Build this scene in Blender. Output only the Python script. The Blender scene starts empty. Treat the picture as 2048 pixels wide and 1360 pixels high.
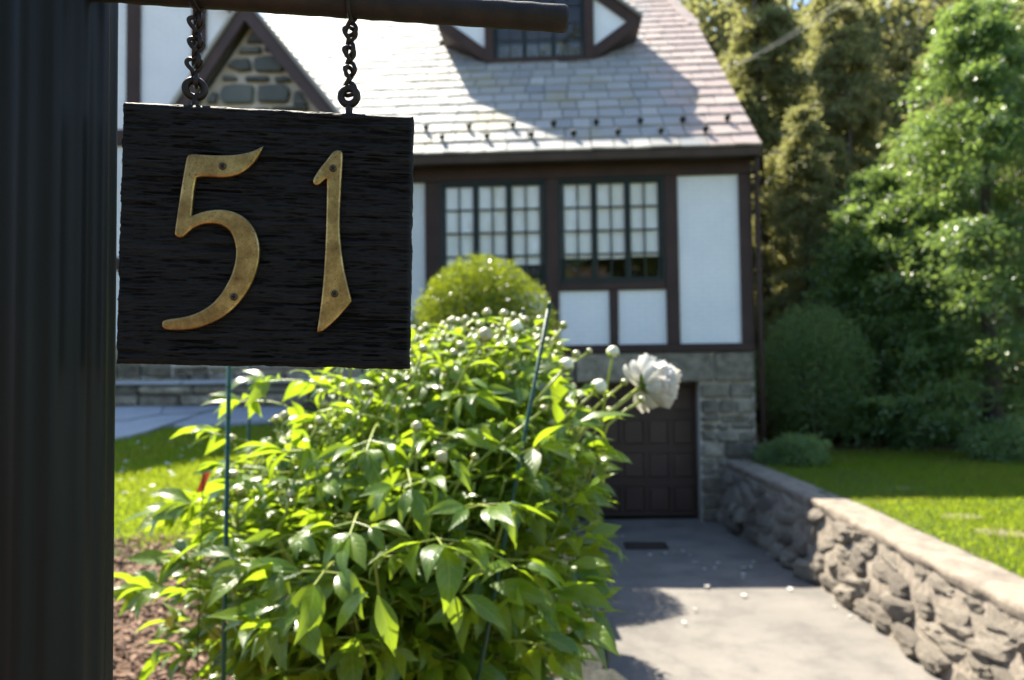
import bpy, bmesh, math, random
import numpy as np
from mathutils import Vector, Matrix

random.seed(7)
rng = np.random.default_rng(11)
R = math.radians
scene = bpy.context.scene
COL = scene.collection

# ------------------------------------------------------------------ camera, sky, sun, exposure
CZ = 1.15
F = 1479.0                     # focal length in pixels of the 2048 px wide photograph
PITCH, ROLL = R(2.2), R(0.7)
cam_f = np.array([0, math.cos(PITCH), math.sin(PITCH)])
_u0 = np.cross([1.0, 0, 0], cam_f)
cam_r = np.array([1.0, 0, 0]) * math.cos(ROLL) - _u0 * math.sin(ROLL)
cam_u = _u0 * math.cos(ROLL) + np.array([1.0, 0, 0]) * math.sin(ROLL)
CAM = np.array([0, 0, CZ])
camd = bpy.data.cameras.new('camera')
camd.sensor_width = 36.0
camd.lens = F / 2048 * 36
camd.clip_start = 0.02
camd.clip_end = 1000
camd.dof.use_dof = True
camd.dof.focus_distance = 0.425
camd.dof.aperture_fstop = 9.5
cam = bpy.data.objects.new('camera', camd)
mw = Matrix.Identity(4)
for i, ax in enumerate((cam_r, cam_u, -cam_f)):
    for k in range(3):
        mw[k][i] = ax[k]
mw.translation = Vector(CAM)
cam.matrix_world = mw
COL.objects.link(cam)
scene.camera = cam

TH = R(3.3)                    # the house front is turned a little from the camera
U = np.array([math.cos(TH), -math.sin(TH), 0])
N = np.array([math.sin(TH), math.cos(TH), 0])
O = np.array([2.0, 11, 0]) - (np.array([2.0, 11, 0]) @ U) * U
SUN_S, SUN_N = -0.40, 0.63    # sun direction per metre of height, in house axes
sunv = SUN_S * U + SUN_N * N + np.array([0, 0, 1.0])
sunv = sunv / np.linalg.norm(sunv)
world = bpy.data.worlds.new('World')
scene.world = world
world.use_nodes = True
wn = world.node_tree
bg = wn.nodes['Background']
sky = wn.nodes.new('ShaderNodeTexSky')
sky.sky_type = 'NISHITA'
sky.sun_disc = False
sky.sun_elevation = math.asin(sunv[2])
sky.sun_rotation = math.atan2(sunv[0], sunv[1])
sky.air_density = 1.0
sky.dust_density = 0.6
wn.links.new(sky.outputs[0], bg.inputs[0])
bg.inputs[1].default_value = 0.112
sund = bpy.data.lights.new('sun', 'SUN')
sund.energy = 5.0
sund.angle = R(0.53)
sund.color = (1.0, 0.92, 0.78)
sun = bpy.data.objects.new('sun', sund)
sun.rotation_euler = Vector(sunv).to_track_quat('Z', 'Y').to_euler()
COL.objects.link(sun)
scene.view_settings.view_transform = 'Standard'
scene.view_settings.look = 'None'
scene.view_settings.gamma = 1.0
scene.view_settings.exposure = 1.78
scene.render.engine = 'CYCLES'
cy = scene.cycles
cy.use_denoising = True
cy.max_bounces = 7
cy.diffuse_bounces = 4
cy.glossy_bounces = 3
cy.transmission_bounces = 6
cy.transparent_max_bounces = 8
cy.caustics_reflective = False
cy.caustics_refractive = False
cy.sample_clamp_indirect = 8.0

# ------------------------------------------------------------------ pixel helpers (photograph pixels -> points of the place)
def ray(x, y):
    return cam_f + (x - 1024) / F * cam_r - (y - 680) / F * cam_u
def at(x, y, depth):
    return CAM + ray(x, y) * depth
def on_plane(x, y, p0, n):
    d = ray(x, y)
    return CAM + d * (((np.array(p0) - CAM) @ n) / (d @ n))
def to_px(p):
    d = np.asarray(p) - CAM
    z = d @ cam_f
    return 1024 + F * (d @ cam_r) / z, 680 - F * (d @ cam_u) / z, z
def fac(x, y, n=0.0):          # pixel -> (s, z) on the plane n metres behind the house front
    p = on_plane(x, y, O + n * N, N)
    return p @ U, p[2]
def SN(s, n, z):
    return O + s * U + n * N + np.array([0, 0, z])
def to_sn(X, Y):
    return X * U[0] + Y * U[1], (X - O[0]) * N[0] + (Y - O[1]) * N[1]

# ------------------------------------------------------------------ mesh helpers
def tag(o, label, cat, group=None, kind=None):
    if label: o['label'] = label
    if cat: o['category'] = cat
    if group: o['group'] = group
    if kind: o['kind'] = kind
    return o
def link(name, me, mat=None, parent=None, smooth=False):
    o = bpy.data.objects.new(name, me)
    COL.objects.link(o)
    if mat is not None and me is not None and len(me.materials) == 0:
        me.materials.append(mat)
    if parent is not None:
        o.parent = parent
    if smooth and me is not None:
        me.polygons.foreach_set('use_smooth', [True] * len(me.polygons))
    return o
def empty(name, loc=(0, 0, 0), rz=0, parent=None):
    o = bpy.data.objects.new(name, None)
    COL.objects.link(o)
    o.empty_display_size = 0.1
    o.location = loc
    o.rotation_euler = (0, 0, rz)
    if parent is not None: o.parent = parent
    return o
def pymesh(name, v, f):
    me = bpy.data.meshes.new(name)
    me.from_pydata([tuple(map(float, p)) for p in v], [], f)
    me.update()
    return me
def npmesh(name, v, faces):    # faces: (n, k) array
    v = np.asarray(v, dtype=np.float32).reshape(-1, 3)
    faces = np.asarray(faces, dtype=np.int32)
    n, k = faces.shape
    me = bpy.data.meshes.new(name)
    me.vertices.add(len(v))
    me.vertices.foreach_set('co', v.ravel())
    me.loops.add(n * k)
    me.loops.foreach_set('vertex_index', faces.ravel())
    me.polygons.add(n)
    me.polygons.foreach_set('loop_start', np.arange(0, n * k, k, dtype=np.int32))
    me.polygons.foreach_set('loop_total', np.full(n, k, dtype=np.int32))
    me.update(calc_edges=True)
    return me
def cbox(x0, x1, y0, y1, z0, z1, b=0.0, jit=0.0):
    """box with chamfered edges: verts, faces"""
    if b <= 0:
        v = [(x, y, z) for x in (x0, x1) for y in (y0, y1) for z in (z0, z1)]
        f = [(0, 1, 3, 2), (4, 6, 7, 5), (0, 4, 5, 1), (2, 3, 7, 6), (0, 2, 6, 4), (1, 5, 7, 3)]
    else:
        bm = bmesh.new()
        bmesh.ops.create_cube(bm, size=1)
        for q in bm.verts:
            q.co = Vector((x0 + (q.co.x + .5) * (x1 - x0), y0 + (q.co.y + .5) * (y1 - y0), z0 + (q.co.z + .5) * (z1 - z0)))
        b = min(b, .45 * min(x1 - x0, y1 - y0, z1 - z0))
        bmesh.ops.bevel(bm, geom=bm.edges[:], offset=b, segments=1, affect='EDGES')
        bm.verts.index_update()
        v = [tuple(q.co) for q in bm.verts]
        f = [tuple(w.index for w in p.verts) for p in bm.faces]
        bm.free()
    if jit:
        v = [(a + random.uniform(-jit, jit), c + random.uniform(-jit, jit), d + random.uniform(-jit, jit)) for a, c, d in v]
    return v, f
def box(name, x0, x1, y0, y1, z0, z1, mat, parent=None, b=0.0, jit=0.0):
    return link(name, pymesh(name, *cbox(x0, x1, y0, y1, z0, z1, b, jit)), mat, parent)
class MB:
    def __init__(s): s.v = []; s.f = []
    def add(s, v, f, M=None):
        k = len(s.v)
        s.v += [tuple(M @ Vector(p)) for p in v] if M is not None else [tuple(p) for p in v]
        s.f += [tuple(i + k for i in q) for q in f]
    def box(s, *a, b=0.0, jit=0.0): s.add(*cbox(*a, b, jit))
    def build(s, name, mat, parent=None, smooth=False): return link(name, pymesh(name, s.v, s.f), mat, parent, smooth)
def prism(poly, y0, y1):       # polygon in (x,z) extruded along y
    n = len(poly)
    v = [(x, y0, z) for x, z in poly] + [(x, y1, z) for x, z in poly]
    f = [tuple(range(n)), tuple(range(2 * n - 1, n - 1, -1))] + [(i, i + n, (i + 1) % n + n, (i + 1) % n) for i in range(n)]
    return v, f
def tube(pts, rad, seg=8, closed=False, cap=True):
    pts = [Vector(p) for p in pts]
    n = len(pts)
    if not hasattr(rad, '__len__'): rad = [rad] * n
    v, f = [], []
    nrm = None
    for i in range(n):
        if closed: t = pts[(i + 1) % n] - pts[i - 1]
        else: t = pts[min(i + 1, n - 1)] - pts[max(i - 1, 0)]
        t.normalize()
        if nrm is None:
            nrm = t.orthogonal().normalized()
        else:
            nrm = (nrm - t * nrm.dot(t))
            nrm = nrm.normalized() if nrm.length > 1e-6 else t.orthogonal().normalized()
        bn = t.cross(nrm)
        for k in range(seg):
            a = 2 * math.pi * k / seg
            v.append(pts[i] + (nrm * math.cos(a) + bn * math.sin(a)) * rad[i])
    m = n if closed else n - 1
    for i in range(m):
        j = (i + 1) % n
        for k in range(seg):
            q = (k + 1) % seg
            f.append((i * seg + k, i * seg + q, j * seg + q, j * seg + k))
    if cap and not closed:
        f.append(tuple(range(seg - 1, -1, -1)))
        f.append(tuple((n - 1) * seg + k for k in range(seg)))
    return v, f
def field(nx, ny, cx, cy, seed=0):
    """smooth random field on an nx x ny grid, cells of cx x cy samples, values about -1..1"""
    g = np.random.default_rng(seed)
    gx, gy = int(nx / cx) + 3, int(ny / cy) + 3
    a = g.uniform(-1, 1, (gx, gy))
    x = np.arange(nx) / cx; y = np.arange(ny) / cy
    xi = x.astype(int); yi = y.astype(int)
    tx = x - xi; ty = y - yi
    tx = tx * tx * (3 - 2 * tx); ty = ty * ty * (3 - 2 * ty)
    A = a[xi][:, yi]; B = a[xi + 1][:, yi]; C = a[xi][:, yi + 1]; D = a[xi + 1][:, yi + 1]
    tx = tx[:, None]; ty = ty[None, :]
    return (A * (1 - tx) + B * tx) * (1 - ty) + (C * (1 - tx) + D * tx) * ty
def grid_faces(nx, ny):
    i = np.arange(nx - 1)[:, None] * ny + np.arange(ny - 1)[None, :]
    i = i.ravel()
    return np.stack([i, i + ny, i + ny + 1, i + 1], 1)

# ------------------------------------------------------------------ materials
class NT:
    def __init__(s, name):
        s.m = bpy.data.materials.new(name); s.m.use_nodes = True
        s.t = s.m.node_tree; s.p = s.t.nodes['Principled BSDF']; s.out = s.t.nodes['Material Output']
    def n(s, typ, **kw):
        q = s.t.nodes.new('ShaderNode' + typ)
        for k, v in kw.items(): setattr(q, k, v)
        return q
    def l(s, a, b): s.t.links.new(a, b)
    def coords(s, scale=(1, 1, 1), kind='Object'):
        tc = s.n('TexCoord'); mp = s.n('Mapping'); mp.inputs['Scale'].default_value = scale
        s.l(tc.outputs[kind], mp.inputs['Vector']); return mp.outputs[0]
    def noise(s, vec, scale, detail=4, rough=.55):
        q = s.n('TexNoise'); q.inputs['Scale'].default_value = scale; q.inputs['Detail'].default_value = detail
        q.inputs['Roughness'].default_value = rough
        if vec is not None: s.l(vec, q.inputs['Vector'])
        return q.outputs['Fac']
    def ramp(s, fac, *stops):
        q = s.n('ValToRGB'); e = q.color_ramp.elements
        while len(e) < len(stops): e.new(.5)
        for k, (p, c) in enumerate(stops):
            e[k].position = p; e[k].color = (*c, 1) if hasattr(c, '__len__') else (c, c, c, 1)
        s.l(fac, q.inputs[0]); return q.outputs[0]
    def mix(s, fac, a, b, mode='MIX'):
        q = s.n('Mix', data_type='RGBA', blend_type=mode)
        for sock, val in ((q.inputs[0], fac), (q.inputs[6], a), (q.inputs[7], b)):
            if hasattr(val, 'is_output'): s.l(val, sock)
            elif hasattr(val, '__len__'): sock.default_value = (*val, 1)
            else: sock.default_value = val
        return q.outputs[2]
    def math(s, op, a, b):
        q = s.n('Math', operation=op)
        for sock, val in ((q.inputs[0], a), (q.inputs[1], b)):
            if hasattr(val, 'is_output'): s.l(val, sock)
            else: sock.default_value = val
        return q.outputs[0]
    def rnd(s):                # one random value per object and per loose piece
        g = s.n('NewGeometry'); o = s.n('ObjectInfo')
        a = s.math('ADD', g.outputs['Random Per Island'], o.outputs['Random'])
        return s.math('FRACT', a, 0.0)
    def bump(s, h, strength=.5, dist=.01, prev=None):
        q = s.n('Bump'); q.inputs['Strength'].default_value = strength; q.inputs['Distance'].default_value = dist
        s.l(h, q.inputs['Height'])
        if prev is not None: s.l(prev, q.inputs['Normal'])
        s.l(q.outputs[0], s.p.inputs['Normal']); return q.outputs[0]
    def setp(s, base=None, rough=None, metal=None, spec=None):
        for key, val in (('Base Color', base), ('Roughness', rough), ('Metallic', metal), ('Specular IOR Level', spec)):
            if val is None: continue
            sock = s.p.inputs[key]
            if hasattr(val, 'is_output'): s.l(val, sock)
            elif hasattr(val, '__len__'): sock.default_value = (*val, 1)
            else: sock.default_value = val
        return s.m

def simple(name, c1, c2=None, scale=6, rough=.6, bump=.3, bscale=40, bdist=.004, metal=0, spec=.4, piece=0.0, stretch=(1, 1, 1)):
    t = NT(name)
    v = t.coords(stretch)
    col = t.ramp(t.noise(v, scale, 6), (.3, c1), (.7, c2 or c1))
    if piece:
        r = t.rnd()
        col = t.mix(1.0, col, t.ramp(r, (0, 1 - piece), (1, 1 + piece * .6)), 'MULTIPLY')
    if bump: t.bump(t.noise(v, bscale, 6, .65), bump, bdist)
    return t.setp(col, rough, metal, spec)
def foliage(name, stops, trans, tmix=.45, rough=.38, spec=.5, bump=False, veins=False, patch=False):
    t = NT(name)
    r = t.rnd()
    k = len(stops)
    col = t.ramp(r, *[(i / max(1, k - 1), c) for i, c in enumerate(stops)])
    if patch:                  # drier, yellower patches in the turf
        g = t.n('NewGeometry'); q = t.n('TexNoise'); q.inputs['Scale'].default_value = 1.6; q.inputs['Detail'].default_value = 5; t.l(g.outputs['Position'], q.inputs['Vector'])
        col = t.mix(t.ramp(q.outputs['Fac'], (.42, 0.0), (.66, .65)), col, (.20, .19, .035))
    if veins:                  # pale midrib and side veins, slightly browned tips
        uv = t.n('UVMap', uv_map='leaf'); sp_ = t.n('SeparateXYZ'); t.l(uv.outputs[0], sp_.inputs[0])
        au = t.math('ABSOLUTE', sp_.outputs[0], 0.0)
        mid = t.ramp(au, (.03, .75), (.11, 0.0))
        ph = t.math('SUBTRACT', t.math('MULTIPLY', sp_.outputs[1], 46.0), t.math('MULTIPLY', au, 10.0))
        sv_ = t.ramp(t.math('SINE', ph, 0.0), (.80, 0.0), (.97, .45))
        vein = t.math('MAXIMUM', mid, sv_)
        col = t.mix(vein, col, (.20, .28, .07))
        blot = t.ramp(t.noise(t.coords((1, 1, 1), 'Generated'), 9, 4, .7), (.63, 0.0), (.72, .35))
        col = t.mix(blot, col, (.16, .17, .03))
        t.bump(t.math('SUBTRACT', 1.0, vein), .35, .0012)
    if bump: t.bump(t.noise(t.coords((1, 1, 1)), 90, 3), .25, .003)
    t.setp(col, rough, 0, spec)
    tr = t.n('BsdfTranslucent')
    t.l(t.mix(.35, trans, col), tr.inputs[0])
    mx = t.n('MixShader'); mx.inputs[0].default_value = tmix
    t.l(t.p.outputs[0], mx.inputs[1]); t.l(tr.outputs[0], mx.inputs[2]); t.l(mx.outputs[0], t.out.inputs[0])
    return t.m

MAT = {}
MAT['timber'] = simple('dark_brown_timber', (.042, .026, .022), (.062, .038, .032), 3, .7, .5, 30, .004, spec=.25)
MAT['barge'] = simple('brown_bargeboard', (.050, .031, .027), (.075, .046, .040), 3, .6, .4, 30)
MAT['sash'] = simple('dark_green_metal_sash', (.008, .016, .013), (.012, .020, .017), 5, .4, .1)
MAT['door'] = simple('garage_door_brown', (.060, .036, .026), (.085, .052, .038), 2, .55, .2, 25)
MAT['blind'] = simple('white_blind', (.86, .86, .83), (.90, .90, .87), 3, .8, .1)
MAT['interior'] = simple('interior_dark', (.05, .035, .028), (.08, .05, .04), 2, .8, 0)
MAT['inner_wood'] = simple('interior_reddish_wood', (.16, .055, .03), (.20, .08, .04), 2, .5, 0)
MAT['stone'] = simple('grey_fieldstone', (.14, .125, .095), (.35, .31, .235), 7, .85, .9, 18, .03, piece=.5)
MAT['gable_stone'] = simple('blue_grey_stone', (.085, .10, .10), (.14, .145, .13), 3, .8, .6, 14, .02, piece=.35)
MAT['mortar'] = simple('pale_mortar', (.46, .42, .35), (.58, .53, .45), 6, .9, .6, 30, .01)
MAT['dark_mortar'] = simple('dark_mortar', (.09, .075, .06), (.17, .145, .115), 6, .9, .6, 30, .01)
MAT['wall_stone'] = simple('weathered_wall_stone', (.22, .19, .15), (.47, .41, .33), 11, .9, 1.0, 26, .03, piece=.40)
MAT['mossy_stone'] = simple('mossy_dark_stone', (.022, .026, .018), (.085, .085, .065), 8, .9, .9, 26, .02, piece=.3)
MAT['bluestone'] = simple('bluestone_flag', (.27, .29, .32), (.36, .38, .40), 3, .6, .3, 20, .006, piece=.15)
MAT['iron'] = simple('rusted_iron', (.010, .009, .008), (.035, .022, .015), 60, .62, .7, 300, .0006, metal=.3)
MAT['chain'] = simple('black_chain_iron', (.012, .011, .011), (.040, .026, .018), 220, .5, .5, 700, .0003, metal=.5)
MAT['screw'] = simple('dull_screw_steel', (.05, .042, .03), (.10, .08, .05), 400, .45, .3, 900, .0002, metal=.9)
MAT['stake'] = simple('green_coated_stake', (.005, .045, .026), (.007, .06, .034), 8, .35, .1)
MAT['wire'] = simple('grey_cable', (.22, .22, .23), (.30, .30, .31), 3, .5, 0)
MAT['flag'] = simple('orange_flag', (.85, .10, .02), (.90, .14, .03), 20, .5, 0)
MAT['bark'] = simple('bark', (.055, .040, .030), (.11, .085, .065), 6, .9, .9, 30, .02, stretch=(1, 1, .25))
MAT['chips'] = simple('bark_mulch_chips', (.13, .075, .045), (.27, .17, .115), 9, .9, .4, 60, .003, piece=.55)
MAT['guard'] = simple('bronze_snow_guard', (.030, .036, .030), (.05, .055, .045), 9, .5, .2, metal=.5)
MAT['soffit'] = simple('soffit_brown', (.035, .023, .019), (.05, .033, .027), 3, .6, .2)
MAT['gutter'] = simple('brown_gutter', (.060, .042, .032), (.085, .062, .048), 3, .75, .1, spec=.15)
MAT['petal'] = foliage('white_petal', [(.66, .64, .59), (.76, .74, .69)], (.66, .62, .52), .30, .5, .3)
MAT['bud'] = simple('peony_bud', (.26, .34, .08), (.55, .40, .28), 40, .35, 0, spec=.6)
MAT['bud_white'] = simple('cream_bud', (.50, .52, .26), (.80, .76, .62), 60, .4, 0)
MAT['stem'] = foliage('peony_stem', [(.26, .33, .05), (.36, .40, .08)], (.5, .56, .08), .25, .35, .5)
MAT['peony_leaf'] = foliage('peony_leaf', [(.030, .072, .010), (.055, .120, .012), (.085, .16, .014), (.115, .19, .016)], (.50, .68, .02), .48, .30, .55, veins=True)
MAT['yellow_leaf'] = foliage('yellowed_leaf', [(.45, .36, .05), (.5, .42, .06)], (.6, .5, .06), .4, .4, .4)
MAT['box_leaf'] = foliage('boxwood_leaf', [(.045, .09, .012), (.075, .13, .014), (.11, .165, .016)], (.46, .54, .02), .40, .24, .7)
MAT['olive'] = foliage('olive_conifer', [(.10, .12, .050), (.145, .16, .062), (.19, .185, .085), (.19, .155, .095)], (.55, .55, .17), .48, .5, .4)
MAT['dark_conifer'] = foliage('dark_conifer', [(.09, .105, .055), (.13, .14, .062), (.17, .155, .08)], (.46, .46, .15), .48, .5, .4)
MAT['yew'] = foliage('green_yew', [(.055, .115, .052), (.080, .15, .058), (.12, .19, .065)], (.42, .58, .10), .48, .32, .65)
MAT['shrub'] = foliage('shrub_leaf', [(.09, .16, .075), (.12, .20, .085), (.16, .24, .09)], (.46, .60, .14), .45, .38, .5)
MAT['grass'] = foliage('grass_blade', [(.080, .15, .012), (.13, .22, .014), (.18, .25, .02)], (.52, .64, .03), .5, .45, .35, patch=True)
MAT['woods'] = foliage('broadleaf_woods', [(.05, .09, .02), (.08, .13, .03)], (.2, .3, .05), .35, .45, .4)

def white_brick():
    t = NT('white_painted_brick')
    v = t.coords()
    # courses run along x and z of the house: use x,z as the brick plane
    sep = t.n('SeparateXYZ'); t.l(v, sep.inputs[0])
    cmb = t.n('CombineXYZ'); t.l(sep.outputs[0], cmb.inputs[0]); t.l(sep.outputs[2], cmb.inputs[1])
    b = t.n('TexBrick'); b.inputs['Scale'].default_value = 1.0
    b.inputs['Brick Width'].default_value = .21; b.inputs['Row Height'].default_value = .07
    b.inputs['Mortar Size'].default_value = .008; b.inputs['Mortar Smooth'].default_value = .6
    b.inputs['Color1'].default_value = (1, 1, 1, 1); b.inputs['Color2'].default_value = (.9, .9, .9, 1); b.inputs['Mortar'].default_value = (0, 0, 0, 1)
    t.l(cmb.outputs[0], b.inputs['Vector'])
    nz = t.noise(v, 18, 5)
    col = t.mix(.10, t.ramp(t.noise(v, 1.1, 6, .65), (.3, (.74, .77, .79)), (.7, (.86, .87, .87))), b.outputs['Color'], 'MULTIPLY')
    t.bump(t.mix(.4, b.outputs['Color'], t.ramp(nz, (0, 0.0), (1, 1.0))), .5, .008)
    return t.setp(col, .7, 0, .3)
MAT['white'] = white_brick()

def slate_mat():
    t = NT('weathered_slate')
    g = t.n('NewGeometry')
    r = t.rnd()
    v = t.coords((1, 1, 1))
    base = t.ramp(r, (0, (.23, .235, .23)), (.35, (.36, .35, .315)), (.65, (.28, .275, .255)), (1, (.43, .415, .37)))
    # purple slates were laid towards the right-hand verge
    sep = t.n('SeparateXYZ'); t.l(g.outputs['Position'], sep.inputs[0])
    k = t.math('MULTIPLY_ADD', sep.outputs[0], 1.1); k.node.inputs[2].default_value = -2.75
    k2 = t.math('ADD', k, t.math('MULTIPLY', r, .8))
    m = t.ramp(k2, (.3, 0.0), (1.0, 1.0))
    purple = t.ramp(r, (0, (.38, .285, .25)), (.5, (.33, .26, .235)), (1, (.42, .33, .285)))
    col = t.mix(m, base, purple)
    lich = t.ramp(t.noise(t.coords((1, 1, 1), 'Object'), 2.2, 5, .7), (.60, 0.0), (.74, .55))
    wn_ = t.n('TexNoise'); wn_.inputs['Scale'].default_value = 1.1; wn_.inputs['Detail'].default_value = 6
    t.l(g.outputs['Position'], wn_.inputs['Vector'])
    lich = t.ramp(wn_.outputs['Fac'], (.56, 0.0), (.72, .6))
    col = t.mix(lich, col, (.30, .26, .13))
    fine = t.noise(v, 30, 6, .7)
    col = t.mix(.35, col, t.ramp(fine, (.2, .55), (.8, 1.35)), 'MULTIPLY')
    t.bump(t.noise(t.coords((1, .3, 1)), 26, 6, .7), .55, .006)
    return t.setp(col, .70, 0, .30)
MAT['slate'] = slate_mat()

def asphalt():
    t = NT('worn_asphalt')
    v = t.coords()
    big = t.noise(v, .8, 6, .6)
    fine = t.noise(v, 160, 3, .7)
    col = t.ramp(big, (.3, (.140, .130, .116)), (.7, (.205, .188, .163)))
    stain = t.ramp(t.noise(v, 2.3, 8, .7), (.44, 0.0), (.62, .5))
    col = t.mix(stain, col, (.078, .074, .070))
    col = t.mix(.6, col, t.ramp(fine, (.25, .45), (.75, 1.55)), 'MULTIPLY')
    vor = t.n('TexVoronoi', feature='DISTANCE_TO_EDGE'); vor.inputs['Scale'].default_value = .55
    wv = t.n('Mapping'); t.l(v, wv.inputs[0])
    nn_ = t.n('TexNoise'); nn_.inputs['Scale'].default_value = 2.0; nn_.inputs['Detail'].default_value = 5; t.l(v, nn_.inputs['Vector'])
    t.l(t.mix(.25, v, nn_.outputs['Color']), vor.inputs['Vector'])
    crack = t.ramp(vor.outputs['Distance'], (.0, .25), (.003, 0.0))
    col = t.mix(crack, col, (.05, .047, .043))
    t.bump(fine, .6, .004)
    return t.setp(col, .85, 0, .3)
MAT['asphalt'] = asphalt()

def ground_mat():
    t = NT('soil_and_turf')
    a = t.n('VertexColor', layer_name='zone')
    sep = t.n('SeparateColor'); t.l(a.outputs['Color'], sep.inputs[0])
    v = t.coords()
    turf = t.ramp(t.noise(v, 25, 5), (.3, (.035, .055, .012)), (.7, (.075, .105, .020)))
    soil = t.ramp(t.noise(v, 40, 6, .7), (.3, (.07, .042, .026)), (.7, (.19, .12, .08)))
    litter = t.ramp(t.noise(v, 14, 6, .7), (.3, (.10, .06, .03)), (.7, (.30, .20, .10)))
    col = t.mix(sep.outputs[0], litter, turf)
    col = t.mix(sep.outputs[1], col, soil)
    t.bump(t.noise(v, 45, 6, .7), .8, .02)
    return t.setp(col, .95, 0, .2)
MAT['ground'] = ground_mat()

def glass_mat():
    t = NT('window_glass')
    t.setp((.9, .95, .93), .02, 0, .5)
    tr = t.n('BsdfTransparent'); tr.inputs[0].default_value = (.99, 1.0, .99, 1)
    gl = t.n('BsdfGlossy'); gl.inputs['Roughness'].default_value = .02
    lw = t.n('LayerWeight'); fr = t.math('POWER', lw.outputs['Facing'], 4.0); fr = t.math('MULTIPLY_ADD', fr, .8); fr.node.inputs[2].default_value = .06
    mx = t.n('MixShader'); t.l(fr, mx.inputs[0]); t.l(tr.outputs[0], mx.inputs[1]); t.l(gl.outputs[0], mx.inputs[2])
    nz = t.noise(t.coords(), 2.0, 2)
    b = t.n('Bump'); b.inputs['Strength'].default_value = .12; b.inputs['Distance'].default_value = .02; t.l(nz, b.inputs['Height']); t.l(b.outputs[0], gl.inputs['Normal'])
    t.l(mx.outputs[0], t.out.inputs[0]); return t.m
MAT['glass'] = glass_mat()

def board_mat():
    t = NT('black_weathered_board')
    v = t.coords((5, 1, 60))
    vc = t.n('VertexColor', layer_name='groove_shade')  # painted shading of the grain: hollows dark, ridges lighter
    g1 = t.noise(v, 6, 6, .65)
    v2 = t.coords((12, 1, 160)); g2 = t.noise(v2, 6, 5, .7)
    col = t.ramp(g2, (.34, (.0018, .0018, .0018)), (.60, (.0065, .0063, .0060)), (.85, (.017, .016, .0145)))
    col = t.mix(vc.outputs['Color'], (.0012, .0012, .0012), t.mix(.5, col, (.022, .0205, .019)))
    dust = t.ramp(t.noise(t.coords((40, 40, 60)), 5, 5, .7), (.66, 0.0), (.82, .5))
    col = t.mix(dust, col, (.06, .05, .038))
    b1 = t.bump(g1, .8, .0014)
    t.bump(g2, .7, .0007, b1)
    return t.setp(col, .66, 0, .18)
MAT['board'] = board_mat()

def brass_mat():
    t = NT('aged_brass')
    v = t.coords((1, 1, 1))
    n1 = t.noise(v, 90, 8, .7); n2 = t.noise(v, 600, 4, .7)
    col = t.ramp(n1, (.28, (.14, .085, .032)), (.5, (.32, .205, .078)), (.72, (.58, .40, .16)))
    spots = t.ramp(n2, (.30, 1.0), (.42, 0.0))
    col = t.mix(spots, col, (.10, .06, .03))
    t.bump(n2, .35, .0003)
    return t.setp(col, t.ramp(n1, (.3, .46), (.7, .30)), .95, .5)
MAT['brass'] = brass_mat()

def post_mat():
    t = NT('black_lamp_post_paint')
    v = t.coords((1, 1, .15))
    col = t.ramp(t.noise(v, 60, 5), (.3, (.0055, .0062, .0058)), (.7, (.009, .010, .0092)))
    t.bump(t.noise(t.coords(), 500, 3), .12, .0004)
    return t.setp(col, .46, 0, .20)
MAT['post'] = post_mat()

# ------------------------------------------------------------------ terrain
def interp(x, xs, ys): return np.interp(x, xs, ys)
def zdrive(n): return interp(n, [-40, -16, -12, -6.3, -3.6, -.2, .6], [.0, .0, -.50, -.92, -1.0, -1.14, -1.15])
def s_left(n): return interp(n, [-12, -8.6, -4, 0], [.28, .19, -.10, -.52])
def s_right(n): return interp(n, [-14, -9, -6.3, -3.6, 0], [2.60, 2.52, 2.50, 2.52, 2.34])
def z_left(X, Y): return interp(Y, [-30, -5, 3.6, 7.8, 10.8, 40], [0, .15, .2, .5, .74, .8])
def z_right(X, Y): return -.25 + 0 * X
def ground_z(X, Y):
    X = np.asarray(X, float); Y = np.asarray(Y, float)
    s, n = to_sn(X, Y)
    z = np.where(s < 1.0, z_left(X, Y), z_right(X, Y))
    z = np.where(n > .6, interp(s, [-3, 2.9], [.74, -.25]), z)
    corridor = (s > s_left(n) - .2) & (s < s_right(n) + .22) & (n < .6)
    return np.where(corridor, np.minimum(zdrive(n) - .05, z), z)
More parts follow.
